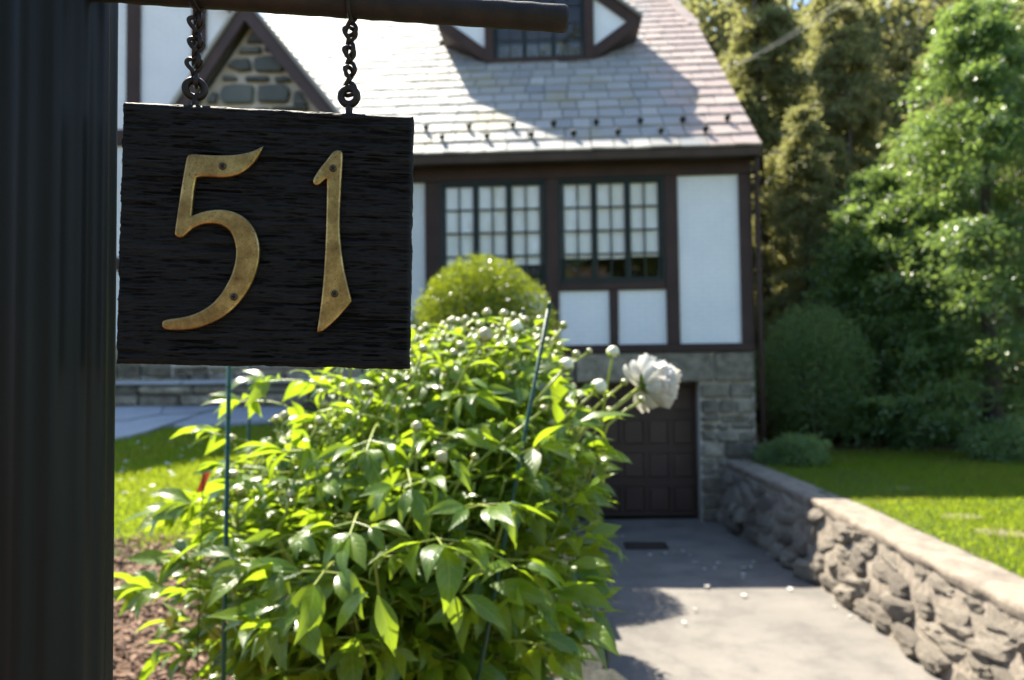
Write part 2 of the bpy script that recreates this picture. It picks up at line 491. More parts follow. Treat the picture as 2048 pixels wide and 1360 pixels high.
def build_ground():
    xs = np.concatenate([[-250, -120, -60, -30, -18, -12, -9], np.arange(-7.5, 9.6, .14), [11, 14, 18, 26, 45, 80, 150, 260]])
    ys = np.concatenate([[-250, -120, -60, -30, -18, -10, -6], np.arange(-4, 20, .16), [22, 25, 30, 40, 60, 100, 180, 320]])
    X, Y = np.meshgrid(xs, ys, indexing='ij')
    Z = ground_z(X, Y)
    inside = (np.abs(X) < 10) & (Y > -4) & (Y < 20)
    Z = Z + np.where(inside, field(*X.shape, 7, 7, 3) * .02, 0)
    v = np.stack([X, Y, Z], -1).reshape(-1, 3)
    me = npmesh('ground', v, grid_faces(len(xs), len(ys)))
    s, n = to_sn(X, Y)
    fld = field(*X.shape, 3, 3, 9) * .35
    turf = np.where(s < 1, np.clip((Y - 3.75 + fld) * 4, 0, 1), np.clip((12.0 - Y - .35 * (X - 5) + fld * 3) * 2, 0, 1))
    soil = np.where(s < 1, 1 - np.clip((Y - 3.75 + fld) * 4, 0, 1), 0)
    c = np.stack([turf, soil, 0 * turf, 0 * turf + 1], -1).reshape(-1, 4).astype(np.float32)
    ca = me.color_attributes.new('zone', 'FLOAT_COLOR', 'POINT')
    ca.data.foreach_set('color', c.ravel())
    o = link('ground', me, MAT['ground'], smooth=True)
    o['kind'] = 'structure'
    # driveway sheet
    ns = np.arange(-15.5, .42, .2); k = 22
    pts = []
    for n_ in ns:
        a, b = s_left(n_) - .1, s_right(n_) + .1
        for j in range(k):
            s_ = a + (b - a) * j / (k - 1)
            pts.append(SN(s_, n_, zdrive(n_) + .006 - .02 * (1 - (2 * j / (k - 1) - 1) ** 2)))
    pts = np.array(pts).reshape(len(ns), k, 3)
    pts[:, :, 2] += field(len(ns), k, 5, 5, 5) * .008
    me = npmesh('driveway', pts.reshape(-1, 3), grid_faces(len(ns), k)[:, ::-1])
    o = link('driveway', me, MAT['asphalt'], smooth=True)
    o['kind'] = 'structure'
build_ground()

# ------------------------------------------------------------------ stones
def stone_mesh(seed, power=.55, rough=.16, sub=2):
    g = random.Random(seed)
    bm = bmesh.new()
    bmesh.ops.create_icosphere(bm, subdivisions=sub, radius=1)
    off = [Vector((g.uniform(-1, 1), g.uniform(-1, 1), g.uniform(-1, 1))).normalized() for _ in range(9)]
    amp = [g.uniform(-rough, rough * .6) for _ in range(9)]
    for q in bm.verts:
        d = q.co.normalized()
        m = max(abs(d.x), abs(d.y), abs(d.z))
        p = d / (m ** (1 - power))
        k = 1 + sum(a * max(0, d.dot(o_)) ** 3 * 1.6 for a, o_ in zip(amp, off)) + g.uniform(-.5, .5) * rough * .75
        q.co = p * k
    me = bpy.data.meshes.new('stone')
    bm.to_mesh(me); bm.free()
    me.polygons.foreach_set('use_smooth', [False] * len(me.polygons))
    return me

def rubble_wall(name, label, face, top_z, base_z, n0, n1, side, mat, mortar, thick=.40, batter=.15, hmin=.11, hmax=.2, cap=True, cap_mat=None):
    """dry-looking rubble wall along the drive. face(n) = s of the foot of its visible side; side=+1: body lies at larger s"""
    root = empty(name, SN(face((n0 + n1) / 2), (n0 + n1) / 2, base_z((n0 + n1) / 2)))
    rl = Vector(root.location)
    meshes = [stone_mesh(100 + i, .30 + .05 * (i % 4), .26, 3) for i in range(10)]
    for m_ in meshes: m_.materials.append(mat)
    # mortar core
    ns = np.linspace(n0, n1, 40)
    v = []
    for n_ in ns:
        zb, zt = base_z(n_) - .15, top_z(n_) - .05
        f0 = face(n_) - side * .018
        for s_, z_ in ((f0, zb), (f0 + side * batter, zt), (f0 + side * thick, zt), (f0 + side * thick, zb)):
            v.append(SN(s_, n_, z_) - np.array(rl))
    f = []
    for i in range(len(ns) - 1):
        for k in range(4):
            a, b = i * 4 + k, i * 4 + (k + 1) % 4
            f.append((a, b, b + 4, a + 4))
    f += [(0, 1, 2, 3), tuple(len(v) - 4 + k for k in (3, 2, 1, 0))]
    link('mortar_core', pymesh('mortar_core', v, f), mortar, root)
    z_done = {}
    row = 0
    frac = 0.0
    L = abs(n1 - n0)
    rows = 4
    cuts = np.cumsum([random.uniform(.8, 1.25) for _ in range(rows)]); cuts = np.concatenate([[0], cuts / cuts[-1]])
    for k in range(rows):
        n_ = min(n0, n1) - random.uniform(0, .2)
        while n_ < max(n0, n1):
            zb, zt = base_z(n_), top_z(n_) - (.09 if cap else 0)
            h = (zt - zb) * (cuts[k + 1] - cuts[k])
            ln = random.uniform(1.0, 2.9) * h + random.uniform(.02, .08)
            c = n_ + ln / 2
            zz = zb + (zt - zb) * (cuts[k] + cuts[k + 1]) / 2 + random.uniform(-.02, .02)
            fr = (zz - zb) / max(.1, zt - zb)
            s_ = face(c) + side * (batter * fr + .05) - side * random.uniform(-.015, .035)
            o = link('stone', random.choice(meshes), None, root)
            o.location = Vector(SN(s_, c, zz)) - rl
            o.rotation_euler = (random.uniform(-.22, .22) + random.choice((0, math.pi)), random.uniform(-.25, .25) + random.choice((0, math.pi)), -TH + random.uniform(-.2, .2))
            o.scale = (.07 + random.uniform(0, .05), ln / 2 * random.uniform(.95, 1.06), h / 2 * random.uniform(.92, 1.12))
            n_ += ln
    if cap:
        ns = np.arange(min(n0, n1), max(n0, n1), .05)
        prof = [(-.035, -.085), (-.045, -.045), (-.042, -.006), (-.025, .0), (.08, .004), (.16, .0), (.24, .002), (.31, .0), (.35, -.01), (.36, -.10)]
        f1 = field(len(ns), len(prof), 4, 2, 21) * .012 + field(len(ns), len(prof), 1.2, 1, 22) * .008
        v = []
        for i, n_ in enumerate(ns):
            for j, (a, b) in enumerate(prof):
                e = f1[i, j]
                v.append(SN(face(n_) + side * (batter + a + (e if j < 3 else 0)), n_, top_z(n_) + b + (e * .5 if j > 1 else 0)) - np.array(rl))
        q = grid_faces(len(ns), len(prof))
        if side < 0: q = q[:, ::-1]
        link('coping', npmesh('coping', v, q[:, ::-1]), cap_mat or MAT['coping'], root, smooth=True)
    tag(root, label, 'wall')
    return root
MAT['wall_mortar'] = simple('weathered_wall_mortar', (.20, .17, .135), (.40, .34, .27), 16, .95, 1.0, 30, .03)
MAT['coping'] = simple('mortared_coping', (.15, .125, .098), (.30, .25, .19), 9, .9, .9, 35, .012)
rubble_wall('retaining_wall', 'long grey fieldstone retaining wall with flat coping along right side of driveway',
            s_right, lambda n: -.235, zdrive, -.05, -9.5, 1, MAT['wall_stone'], MAT['wall_mortar'], batter=.16)
rubble_wall('garden_wall', 'dark mossy stone wall below the flower bed at left edge of driveway',
            s_left, lambda n: float(z_left(0, SN(0, n, 0)[1])) + .02, zdrive, -.1, -9.3, -1, MAT['mossy_stone'], MAT['mossy_stone'], batter=.06, cap=False)

# ------------------------------------------------------------------ the house
house = empty('house', (float(O[0]), float(O[1]), 0), -TH)
tag(house, 'white and dark timbered brick house with slate roof, stone garage base and dormer', 'house')
EAVE_N, EAVE_Z, PT = -.30, 4.33, .87          # eave line and roof pitch (tangent)
FLOOR_Z = -1.15
def px_s(x, y=460, n=0.0): return fac(x, y, n)[0]
def px_z(x, y, n=0.0): return fac(x, y, n)[1]
def panel(s0, s1, z0, z1, n=.03): return box('wall_panel', s0, s1, n, n + .18, z0, z1, MAT['white'], house, b=.008)
def timber(s0, s1, z0, z1, n=-.02, d=.2, mat='timber'): return box('timber_beam', s0, s1, n, n + d, z0, z1, MAT[mat], house, b=.012, jit=.004)
Z_TOP, Z_WIN, Z_RAIL0, Z_RAIL1, Z_BASE1, Z_BASE0 = 4.005, 3.955, 2.30, 2.42, 1.485, 1.36
posts = [(px_s(850), px_s(879)), (px_s(1092), px_s(1116)), (px_s(1330), px_s(1356)), (px_s(1479), 2.95)]
# posts run between the bottom beam and the top beam
for a, b in posts: timber(a, b, Z_BASE1, Z_TOP)
timber(-4.6, 2.955, Z_TOP, 4.36, n=-.03, d=.22)                       # top beam
timber(-4.6, 2.955, Z_BASE0, Z_BASE1, n=-.03, d=.22)                  # bottom beam
for a, b in ((posts[0][1], posts[1][0]), (posts[1][1], posts[2][0])):
    timber(a, b, Z_RAIL0, Z_RAIL1, n=-.015)                           # rail under each window
    m0 = a + (b - a) * .47
    timber(m0, m0 + .135, Z_BASE1, Z_RAIL0, n=-.012)
    panel(a - .02, m0 + .02, Z_BASE1 - .02, Z_RAIL0 + .02); panel(m0 + .115, b + .02, Z_BASE1 - .02, Z_RAIL0 + .02)
panel(posts[2][1] - .02, posts[3][0] + .02, Z_BASE1 - .02, Z_TOP + .02)
panel(posts[0][0] - .62, posts[0][0] + .02, Z_BASE1 - .02, Z_TOP + .02)
timber(posts[0][0] - .82, posts[0][0] - .62, Z_BASE1, Z_TOP)
panel(-4.6, posts[0][0] - .80, Z_BASE1 - .02, Z_TOP + .02)
# side and back walls
box('side_wall', 2.70, 2.93, .22, 9.0, -.6, 4.3, MAT['white'], house)
box('back_wall', -4.6, 2.93, 8.8, 9.0, -.6, 4.3, MAT['white'], house)
v, f = prism([(0.0, 4.2), (5.8, 9.2), (9.0, 6.5), (9.0, 4.2)], 2.70, 2.90)
box('upper_floor', -4.6, 2.7, .22, 8.8, 4.02, 4.12, MAT['interior'], house)
box('lower_floor', -4.6, 2.7, .40, 8.8, 1.20, 1.34, MAT['interior'], house)

def window(s0, s1, z0, z1, n, ncas, cols, rows, blind_to=None, outer=.05, cas=.035, room=.9, parent=house):
    w = empty('window', parent=parent)
    fr = MB()
    fr.box(s0, s1, n, n + .08, z1 - outer, z1, b=.006); fr.box(s0, s1, n, n + .08, z0, z0 + outer, b=.006)
    fr.box(s0, s0 + outer, n + .001, n + .079, z0 + outer, z1 - outer, b=.006); fr.box(s1 - outer, s1, n + .001, n + .079, z0 + outer, z1 - outer, b=.006)
    a0, a1, b0, b1 = s0 + outer, s1 - outer, z0 + outer, z1 - outer
    cw = (a1 - a0) / ncas
    for i in range(1, ncas): fr.box(a0 + i * cw - cas * .5, a0 + i * cw + cas * .5, n + .002, n + .078, b0, b1, b=.005)
    fr.build('frame', MAT['sash'], w)
    pane_me = {}
    for i in range(ncas):
        c0, c1 = a0 + i * cw + cas * .5, a0 + (i + 1) * cw - cas * .5
        st = MB(); t = .028
        st.box(c0, c1, n + .03, n + .07, b0, b0 + t); st.box(c0, c1, n + .03, n + .07, b1 - t, b1)
        st.box(c0, c0 + t, n + .031, n + .069, b0 + t, b1 - t); st.box(c1 - t, c1, n + .031, n + .069, b0 + t, b1 - t)
        d0, d1, e0, e1 = c0 + t, c1 - t, b0 + t, b1 - t
        for j in range(1, cols):
            x = d0 + (d1 - d0) * j / cols; st.box(x - .011, x + .011, n + .034, n + .066, e0, e1)
        for k in range(1, rows):
            z = e0 + (e1 - e0) * k / rows
            for j in range(cols):
                xa = d0 + (d1 - d0) * j / cols + (.011 if j else 0); xb = d0 + (d1 - d0) * (j + 1) / cols - (.011 if j < cols - 1 else 0)
                st.box(xa, xb, n + .036, n + .064, z - .010, z + .010)
        st.build('sash', MAT['sash'], w)
        for j in range(cols):
            for k in range(rows):
                xa, xb = d0 + (d1 - d0) * j / cols, d0 + (d1 - d0) * (j + 1) / cols
                za, zb = e0 + (e1 - e0) * k / rows, e0 + (e1 - e0) * (k + 1) / rows
                g = random.uniform(-.0025, .0025); h = random.uniform(-.0025, .0025)
                link('pane', pymesh('pane', [(xa, n + .050 + g, za), (xb, n + .050 - g, za), (xb, n + .050 - g + h, zb), (xa, n + .050 + g + h, zb)], [(0, 1, 2, 3)]), MAT['glass'], w)
    if blind_to is not None:
        for i in range(ncas):
            c0, c1 = a0 + i * cw + .005, a0 + (i + 1) * cw - .005
            bl = blind_to[i] if hasattr(blind_to, '__len__') else blind_to
            box('blind', c0, c1, n + .085, n + .090, bl, b1 + .02, MAT['blind'], w)
    rm = MB()
    rm.box(s0 - .1, s1 + .1, n + room, n + room + .04, z0 - .3, z1 + .1)
    rm.box(s0 - .12, s0 - .1, n + .2, n + room, z0 - .3, z1 + .1); rm.box(s1 + .1, s1 + .12, n + .2, n + room, z0 - .3, z1 + .1)
    rm.box(s0 - .1, s1 + .1, n + .2, n + room, z0 - .32, z0 - .3)
    rm.build('room_lining', MAT['interior'], w)
    return w
window(posts[0][1], posts[1][0], Z_RAIL1, Z_TOP, .0, 3, 2, 4, (2.72, 2.72, 2.72))
window(posts[1][1], posts[2][0], Z_RAIL1, Z_TOP, .0, 3, 2, 4, (2.80, 2.79, 2.81))
w2 = [o for o in house.children if o.name.startswith('window')][-1]
box('cabinet', posts[1][1] + .12, posts[1][1] + .75, .45, .8, Z_RAIL1 - .2, 2.72, MAT['inner_wood'], w2)
box('table_edge', posts[1][1] + .55, posts[1][1] + 1.3, .4, .6, Z_RAIL1 - .02, Z_RAIL1 + .09, MAT['blind'], w2)

# soffit, fascia, gutter
gt = MB(); gt.box(-4.4, 3.03, EAVE_N - .015, EAVE_N + .02, EAVE_Z - .135, EAVE_Z - .012, b=.008)
gt.build('fascia_board', MAT['gutter'], house)
box('soffit', -4.4, 3.03, EAVE_N + .02, .02, EAVE_Z - .13, EAVE_Z - .10, MAT['soffit'], house)
rk = [(EAVE_N - .01, EAVE_Z - .13), (4.15, EAVE_Z - .13 + PT * (4.45)), (4.15, EAVE_Z + PT * 4.45 - .01), (EAVE_N - .01, EAVE_Z - .01)]
v = [(x, y, z) for x in (2.90, 3.005) for y, z in rk]
link('bargeboard', pymesh('bargeboard', v, [(0, 1, 2, 3), (7, 6, 5, 4), (0, 4, 5, 1), (1, 5, 6, 2), (2, 6, 7, 3), (3, 7, 4, 0)]), MAT['barge'], house)
# downspout on the right corner
dsp = empty('downspout', parent=house)
link('pipe', pymesh('pipe', *tube([(2.98, EAVE_N + .06, EAVE_Z - .12), (3.0, -.12, 4.0), (3.015, -.06, 3.8), (3.02, -.06, 2.0), (3.02, -.06, .0)], .038, 10)), MAT['timber'], dsp, smooth=True)
for z in (3.4, 2.6): box('strap', 2.96, 3.065, -.10, -.02, z, z + .03, MAT['timber'], dsp)

# roof: deck, slates, ridge, snow guards
roof = empty('roof', parent=house)
RIDGE_N = 6.0
def roof_z(n): return EAVE_Z + PT * (n - EAVE_N)
RW = 3.03
deck = [(-6.5, EAVE_N), (RW, EAVE_N), (RW, 4.15), (2.72, RIDGE_N), (-6.5, RIDGE_N)]
v = [(s, n, roof_z(n) - .03) for s, n in deck] + [(s, n, roof_z(n) - .10) for s, n in deck]
k = len(deck)
link('deck', pymesh('deck', v, [tuple(range(k)), tuple(range(2 * k - 1, k - 1, -1))] + [(i, i + k, (i + 1) % k + k, (i + 1) % k) for i in range(k)]), MAT['soffit'], roof)
v = [(-6.5, RIDGE_N, roof_z(RIDGE_N)), (2.72, RIDGE_N, roof_z(RIDGE_N)), (RW, 4.15, roof_z(4.15)), (RW, 8.0, roof_z(4.15)), (RW, 12.2, EAVE_Z), (-6.5, 12.2, EAVE_Z)]
link('rear_slope', pymesh('rear_slope', v, [(0, 1, 3, 4, 5), (1, 2, 3)]), MAT['slate'], roof)
v = [(2.88, EAVE_N + .3, 4.2), (2.88, 4.15, roof_z(4.15) - .1), (2.88, 8.0, roof_z(4.15) - .1), (2.88, 9.0, 4.2)]
link('gable_wall', pymesh('gable_wall', v, [(0, 1, 2, 3)]), MAT['white'], roof)
SL = math.hypot(1, PT)          # slope length per metre of depth
pitch = math.atan(PT)
EXPO = .385
slates = []
mats_sl = []
DORM = [(-1.19, 6.90), (.74, 6.86), (1.68, 7.53), (1.70, 7.66), (.39, 8.68), (-1.45, 8.68), (-2.14, 7.76), (-2.12, 7.62)]
c = 0
while True:
    sl0 = c * EXPO - .03
    n_ = EAVE_N + sl0 / SL
    if n_ > RIDGE_N - .2: break
    right = RW if n_ < 4.1 else RW + (2.72 - RW) * (n_ - 4.15) / (RIDGE_N - 4.15)
    s_ = right
    first = True
    while s_ > -6.4:
        w = random.uniform(.24, .42)
        if first and c % 2: w *= .6
        first = False
        slates.append((s_ - w, s_, c, random.uniform(-.012, .012), random.uniform(0, .006)))
        s_ -= w + .014
    c += 1
def slate_matrix(s0, s1, c, dz, lift):
    n_ = EAVE_N + (c * EXPO - .03 + dz) / SL
    M = Matrix.Translation(((s0 + s1) / 2, n_, roof_z(n_) + .020 + lift)) @ Matrix.Rotation(pitch - .062, 4, 'X') @ Matrix.Rotation(random.uniform(-.012, .012), 4, 'Z')
    return M @ Matrix.Diagonal((s1 - s0, 1, 1, 1))
def slate_geom(seed):
    g = random.Random(seed)
    j = lambda a: g.uniform(-a, a)
    L = EXPO + .10; t = .034
    v = [(-.5, j(.008), 0), (-.17, j(.010), 0), (.17, j(.010), 0), (.5, j(.008), 0), (.5, L, 0), (-.5, L, 0)]
    v = v + [(a, b + .003, z + t + (j(.004) if b < .1 else 0)) for a, b, z in v]
    return v, [(5, 4, 3, 2, 1, 0), (6, 7, 8, 9, 10, 11)] + [(i, (i + 1) % 6, (i + 1) % 6 + 6, i + 6) for i in range(6)]
sl_geo = [slate_geom(i) for i in range(6)]
sl_me = []
for g in sl_geo:
    me = pymesh('slate', *g); me.materials.append(MAT['slate']); sl_me.append(me)
def vis_roof(s, n):
    x, y, d = to_px(SN(s, n, roof_z(n)))
    if x < 430 or x > 1540 or y < -5: return 1e9
    if 245 < x < 825 and y > 240: return 1e9
    if x < 640 and y > 20 + (x - 490) * 1.2 - 20: return 1e9
    if -2.0 < s < 1.5 and n > 2.75: return 1e9
    return y * -1 + 1000
order = sorted(slates, key=lambda q: vis_roof((q[0] + q[1]) / 2, EAVE_N + (q[2] + .5) * EXPO / SL))
rest = MB()
for i, q in enumerate(order):
    M = slate_matrix(*q)
    k = i % 6
    n_mid = EAVE_N + (q[2] + .5) * EXPO / SL
    if -2.1 < (q[0] + q[1]) / 2 < 1.6 and n_mid > 3.4: continue     # under the dormer
    if i < 300:
        o = link('slate', sl_me[k], None, roof); o.matrix_local = M
    else:
        rest.add(*sl_geo[k], M)
o = rest.build('slate_field', MAT['slate'], roof); o['kind'] = 'stuff'
# hip capping slates
p0 = Vector((RW, 4.15, roof_z(4.15))); p1 = Vector((2.72, RIDGE_N, roof_z(RIDGE_N)))
cap_me = pymesh('hip_slate', *cbox(-.13, .13, 0, .48, .018, .036)); cap_me.materials.append(MAT['slate'])
for i in range(6):
    o = link('hip_slate', cap_me, None, roof)
    d = (p1 - p0).normalized()
    xax = Vector((1, 0, -.12)); xax = (xax - d * xax.dot(d)).normalized(); zax = xax.cross(d)
    M = Matrix((xax, d, zax)).transposed().to_4x4(); M.translation = p0 + d * (i * .44) + zax * (.012 + .004 * (i % 2)) - xax * .06
    o.matrix_local = M
rg = MB()
for i in range(24): rg.box(-6.4 + i * .38, -6.4 + i * .38 + .375, RIDGE_N - .16, RIDGE_N + .16, roof_z(RIDGE_N) - .02, roof_z(RIDGE_N) + .03, jit=.004)
rg.build('ridge_capping', MAT['slate'], roof)
# snow guards: strap with an upright ribbed pad
sg = MB()
sg.box(-.014, .014, -.03, .16, .0, .006)
pad = [(-.018, .0), (.018, .0), (.034, .055), (.050, .085), (.030, .118), (0, .128), (-.030, .118), (-.050, .085), (-.034, .055)]
vv, ff = prism(pad, -.036, -.026)
sg.add(vv, ff)
sg.box(-.004, .004, -.026, .05, .004, .06)
sg_me = pymesh('snow_guard', sg.v, sg.f); sg_me.materials.append(MAT['guard'])
for row, off in ((2.05, 0.0), (1.05, .36)):
    n_ = EAVE_N + (row * EXPO + .03) / SL
    for k in range(11):
        s_ = 2.68 - off - k * .66 + random.uniform(-.03, .03)
        if s_ < -4.2: continue
        o = link('snow_guard', sg_me, None, roof)
        o.matrix_local = Matrix.Translation((s_, n_, roof_z(n_) + .03)) @ Matrix.Rotation(pitch, 4, 'X') @ Matrix.Rotation(random.uniform(-.1, .1), 4, 'Z')

# dormer: hexagonal timbered front with three leaded casements
dm = empty('dormer', parent=house)
DN = 2.58
v, f = prism(DORM, DN + .16, 6.6)
link('dormer_body', pymesh('dormer_body', v, f[1:]), MAT['soffit'], dm)
def poly_inset_strip(p, q, w):   # timber along edge p->q of a clockwise-left polygon, inside by w
    d = Vector((q[0] - p[0], q[1] - p[1])); d.normalize(); nrm = Vector((-d.y, d.x))
    return [p, q, (q[0] + nrm.x * w, q[1] + nrm.y * w), (p[0] + nrm.x * w, p[1] + nrm.y * w)]
wl, wr = -1.075, .645
for (p, q, w, dn) in ((DORM[0], DORM[1], .10, 0), (DORM[1], DORM[2], .20, .004), (DORM[7], DORM[0], .20, .004), (DORM[2], DORM[3], .17, .008), (DORM[6], DORM[7], .17, .008), (DORM[3], DORM[4], .20, .012), (DORM[5], DORM[6], .20, .012), (DORM[4], DORM[5], .2, .016)):
    v, f = prism(poly_inset_strip(p, q, w), DN + dn - .01, DN + .16)
    link('timber_beam', pymesh('timber_beam', v, f), MAT['timber'], dm)
for a, b in ((wl - .16, wl), (wr, wr + .17)):
    v, f = prism([(a, 6.93), (b, 6.93), (b, 8.7), (a, 8.7)], DN - .02, DN + .15); link('timber_beam', pymesh('timber_beam', v, f), MAT['timber'], dm)
v, f = prism([(wl, 8.35), (wr, 8.35), (wr, 8.72), (wl, 8.72)], DN + .0, DN + .15); link('timber_beam', pymesh('timber_beam', v, f), MAT['timber'], dm)
v, f = prism([(wr + .12, 7.0), (1.62, 7.55), (1.64, 7.66), (wr + .12, 8.55)], DN + .05, DN + .155); link('wall_panel', pymesh('wall_panel', v, f), MAT['white'], dm)
v, f = prism([(wl - .12, 7.0), (wl - .12, 8.66), (-1.50, 8.6), (-2.08, 7.76), (-2.06, 7.64)], DN + .05, DN + .155); link('wall_panel', pymesh('wall_panel', v, f), MAT['white'], dm)
for (p, q) in ((DORM[3], DORM[4]), (DORM[4], DORM[5]), (DORM[5], DORM[6])):   # dormer roof slabs
    d = Vector((q[0] - p[0], q[1] - p[1])).normalized(); nr = Vector((d.y, -d.x))
    poly = [(p[0] + nr.x * .005, p[1] + nr.y * .005), (p[0] + nr.x * .05, p[1] + nr.y * .05), (q[0] + nr.x * .05, q[1] + nr.y * .05), (q[0] + nr.x * .005, q[1] + nr.y * .005)]
    v, f = prism(poly, DN - .06, 6.6)
    link('roof_slab', pymesh('roof_slab', v, f), MAT['slate'], dm)
window(wl, wr, 6.935, 8.35, DN + .03, 3, 2, 4, None, outer=.04, room=.8, parent=dm) if False else None
dw = window(wl, wr, 6.96, 8.35, DN + .03, 3, 2, 4, None, outer=.04, room=.8, parent=house)

# stone garage base
base = empty('stone_base', parent=house)
box('mortar', 2.13, 2.945, .05, .42, FLOOR_Z - .2, Z_BASE0, MAT['mortar'], base)
box('mortar', -1.6, -.52, .05, .42, FLOOR_Z - .2, Z_BASE0, MAT['mortar'], base)
box('mortar', -.52, 2.13, .05, .42, 1.30, Z_BASE0, MAT['mortar'], base)
def ashlar(s0, s1, z0, z1, mat, parent, front=.0, depth=.3, hs=(.12, .30), ls=(.16, .5), gap=.02, clip=None):
    z = z0
    while z < z1 - .03:
        h = min(random.uniform(*hs), z1 - z)
        if z1 - z - h < .08: h = z1 - z
        s = s0
        while s < s1 - .02:
            l = random.uniform(*ls)
            if s1 - s - l < .12: l = s1 - s
            hh = h
            ok = clip is None or clip(s, s + l, z, z + hh)
            if ok:
                p = random.uniform(-.02, .015)
                box('stone', s + gap * .5, s + l - gap * .5, front + p, front + depth, z + gap * .5, z + hh - gap * .5, mat, parent, b=.030, jit=.016)
            s += l
        z += h
ashlar(2.14, 2.945, FLOOR_Z, .90, MAT['stone'], base, hs=(.10, .26), ls=(.18, .5))
box('mortar', -4.6, -1.6, .05, .42, .3, Z_BASE0, MAT['mortar'], base)
ashlar(-2.95, -1.6, .45, 1.345, MAT['stone'], base, hs=(.14, .28), ls=(.25, .55))
ashlar(-1.6, -.52, FLOOR_Z, .90, MAT['stone'], base, hs=(.12, .28), ls=(.2, .5))
for a, b in ((-1.6, -.86), (-.86, .30), (.30, 1.35), (1.35, 2.36), (2.36, 2.945)):
    box('lintel_stone', a + .012, b - .012, -.005 + random.uniform(-.01, .01), .40, .925, 1.345, MAT['stone'], base, b=.02, jit=.008)
# side foundation
box('foundation', 2.6, 2.94, .43, 9, -1.2, 1.34, MAT['dark_mortar'], base)

# garage door
gd = empty('garage_door', parent=house)
GN = .36
box('door_slab', -.50, 2.12, GN + .02, GN + .06, FLOOR_Z + .02, .92, MAT['door'], gd)
rows, cols = 4, 7
gz0, gz1 = FLOOR_Z + .03, .915
for r_ in range(rows):
    za, zb = gz0 + (gz1 - gz0) * r_ / rows, gz0 + (gz1 - gz0) * (r_ + 1) / rows
    rl = MB()
    x0, x1 = -.50, 2.12
    rl.box(x0, x1, GN - .012, GN + .018, za + .004, za + .055, b=.004); rl.box(x0, x1, GN - .012, GN + .018, zb - .055, zb - .004, b=.004)
    cwid = (x1 - x0) / cols
    for c_ in range(cols + 1):
        xc = x0 + c_ * cwid
        rl.box(max(x0, xc - .028), min(x1, xc + .028), GN - .010, GN + .018, za + .055, zb - .055, b=.004)
    rl.build('section_rail', MAT['door'], gd)
    for c_ in range(cols):
        xa, xb = x0 + c_ * cwid + .045, x0 + (c_ + 1) * cwid - .045
        box('panel', xa, xb, GN - .004, GN + .019, za + .075, zb - .075, MAT['door'], gd, b=.014)
box('jamb', 2.12, 2.155, GN - .08, GN + .02, FLOOR_Z + .02, .925, MAT['door'], gd)
box('jamb', -.535, -.50, GN - .08, GN + .02, FLOOR_Z + .02, .925, MAT['door'], gd)

# left wing: white wall with timber posts under a big gable
wing = empty('wing', parent=house)
WN = .30
wp = [(-9.6, .5), (-4.82, .5), (-4.82, 6.55), (-7.21, 9.3), (-9.6, 6.55)]
v, f = prism(wp, WN + .03, WN + .25); link('wall_panel', pymesh('wall_panel', v, f), MAT['white'], wing)
for a, b, z0, z1 in ((-6.84, -6.62, 5.07, 9.0), (-5.75, -5.53, 5.07, 7.5), (-7.9, -7.7, 5.07, 8.6), (-5.02, -4.80, 1.6, 6.5)):
    v, f = prism([(a, z0), (b, z0), (b, min(z1, 99)), (a, z1)], WN - .02, WN + .1)
    link('timber_beam', pymesh('timber_beam', v, f), MAT['timber'], wing)
box('timber_beam', -9.6, -4.8, WN - .03, WN + .1, 4.81, 5.07, MAT['timber'], wing, b=.01)
box('timber_beam', -9.6, -4.8, WN - .03, WN + .1, 2.8, 3.0, MAT['timber'], wing, b=.01)
for s_ in (-7.02, -6.2, -5.6): box('timber_beam', s_, s_ + .2, WN - .025, WN + .1, 3.0, 4.81, MAT['timber'], wing, b=.01) if s_ != -7.02 else None
for sg_ in (1, -1):
    e = -7.21 + sg_ * 2.55; ez = 6.35
    poly = [(e, ez), (-7.21, 9.3), (-7.21, 9.62), (e + sg_ * .02, ez + .30)]
    v, f = prism(poly, WN - .14, WN + .02); link('bargeboard', pymesh('bargeboard', v, f), MAT['barge'], wing)
    poly = [(e + sg_ * .05, ez + .29), (-7.21, 9.63), (-7.21, 9.72), (e + sg_ * .10, ez + .33)]
    v, f = prism(poly, WN - .2, 7.0); link('roof_slab', pymesh('roof_slab', v, f), MAT['slate'], wing)
box('side_wall', -4.98, -4.83, WN + .26, 6.0, .5, 6.5, MAT['white'], wing)
ws = empty('wing_base', parent=house)
ashlar(-9.4, -4.85, .55, 1.62, MAT['stone'], ws, front=WN - .04, depth=.06, hs=(.16, .3), ls=(.3, .7))

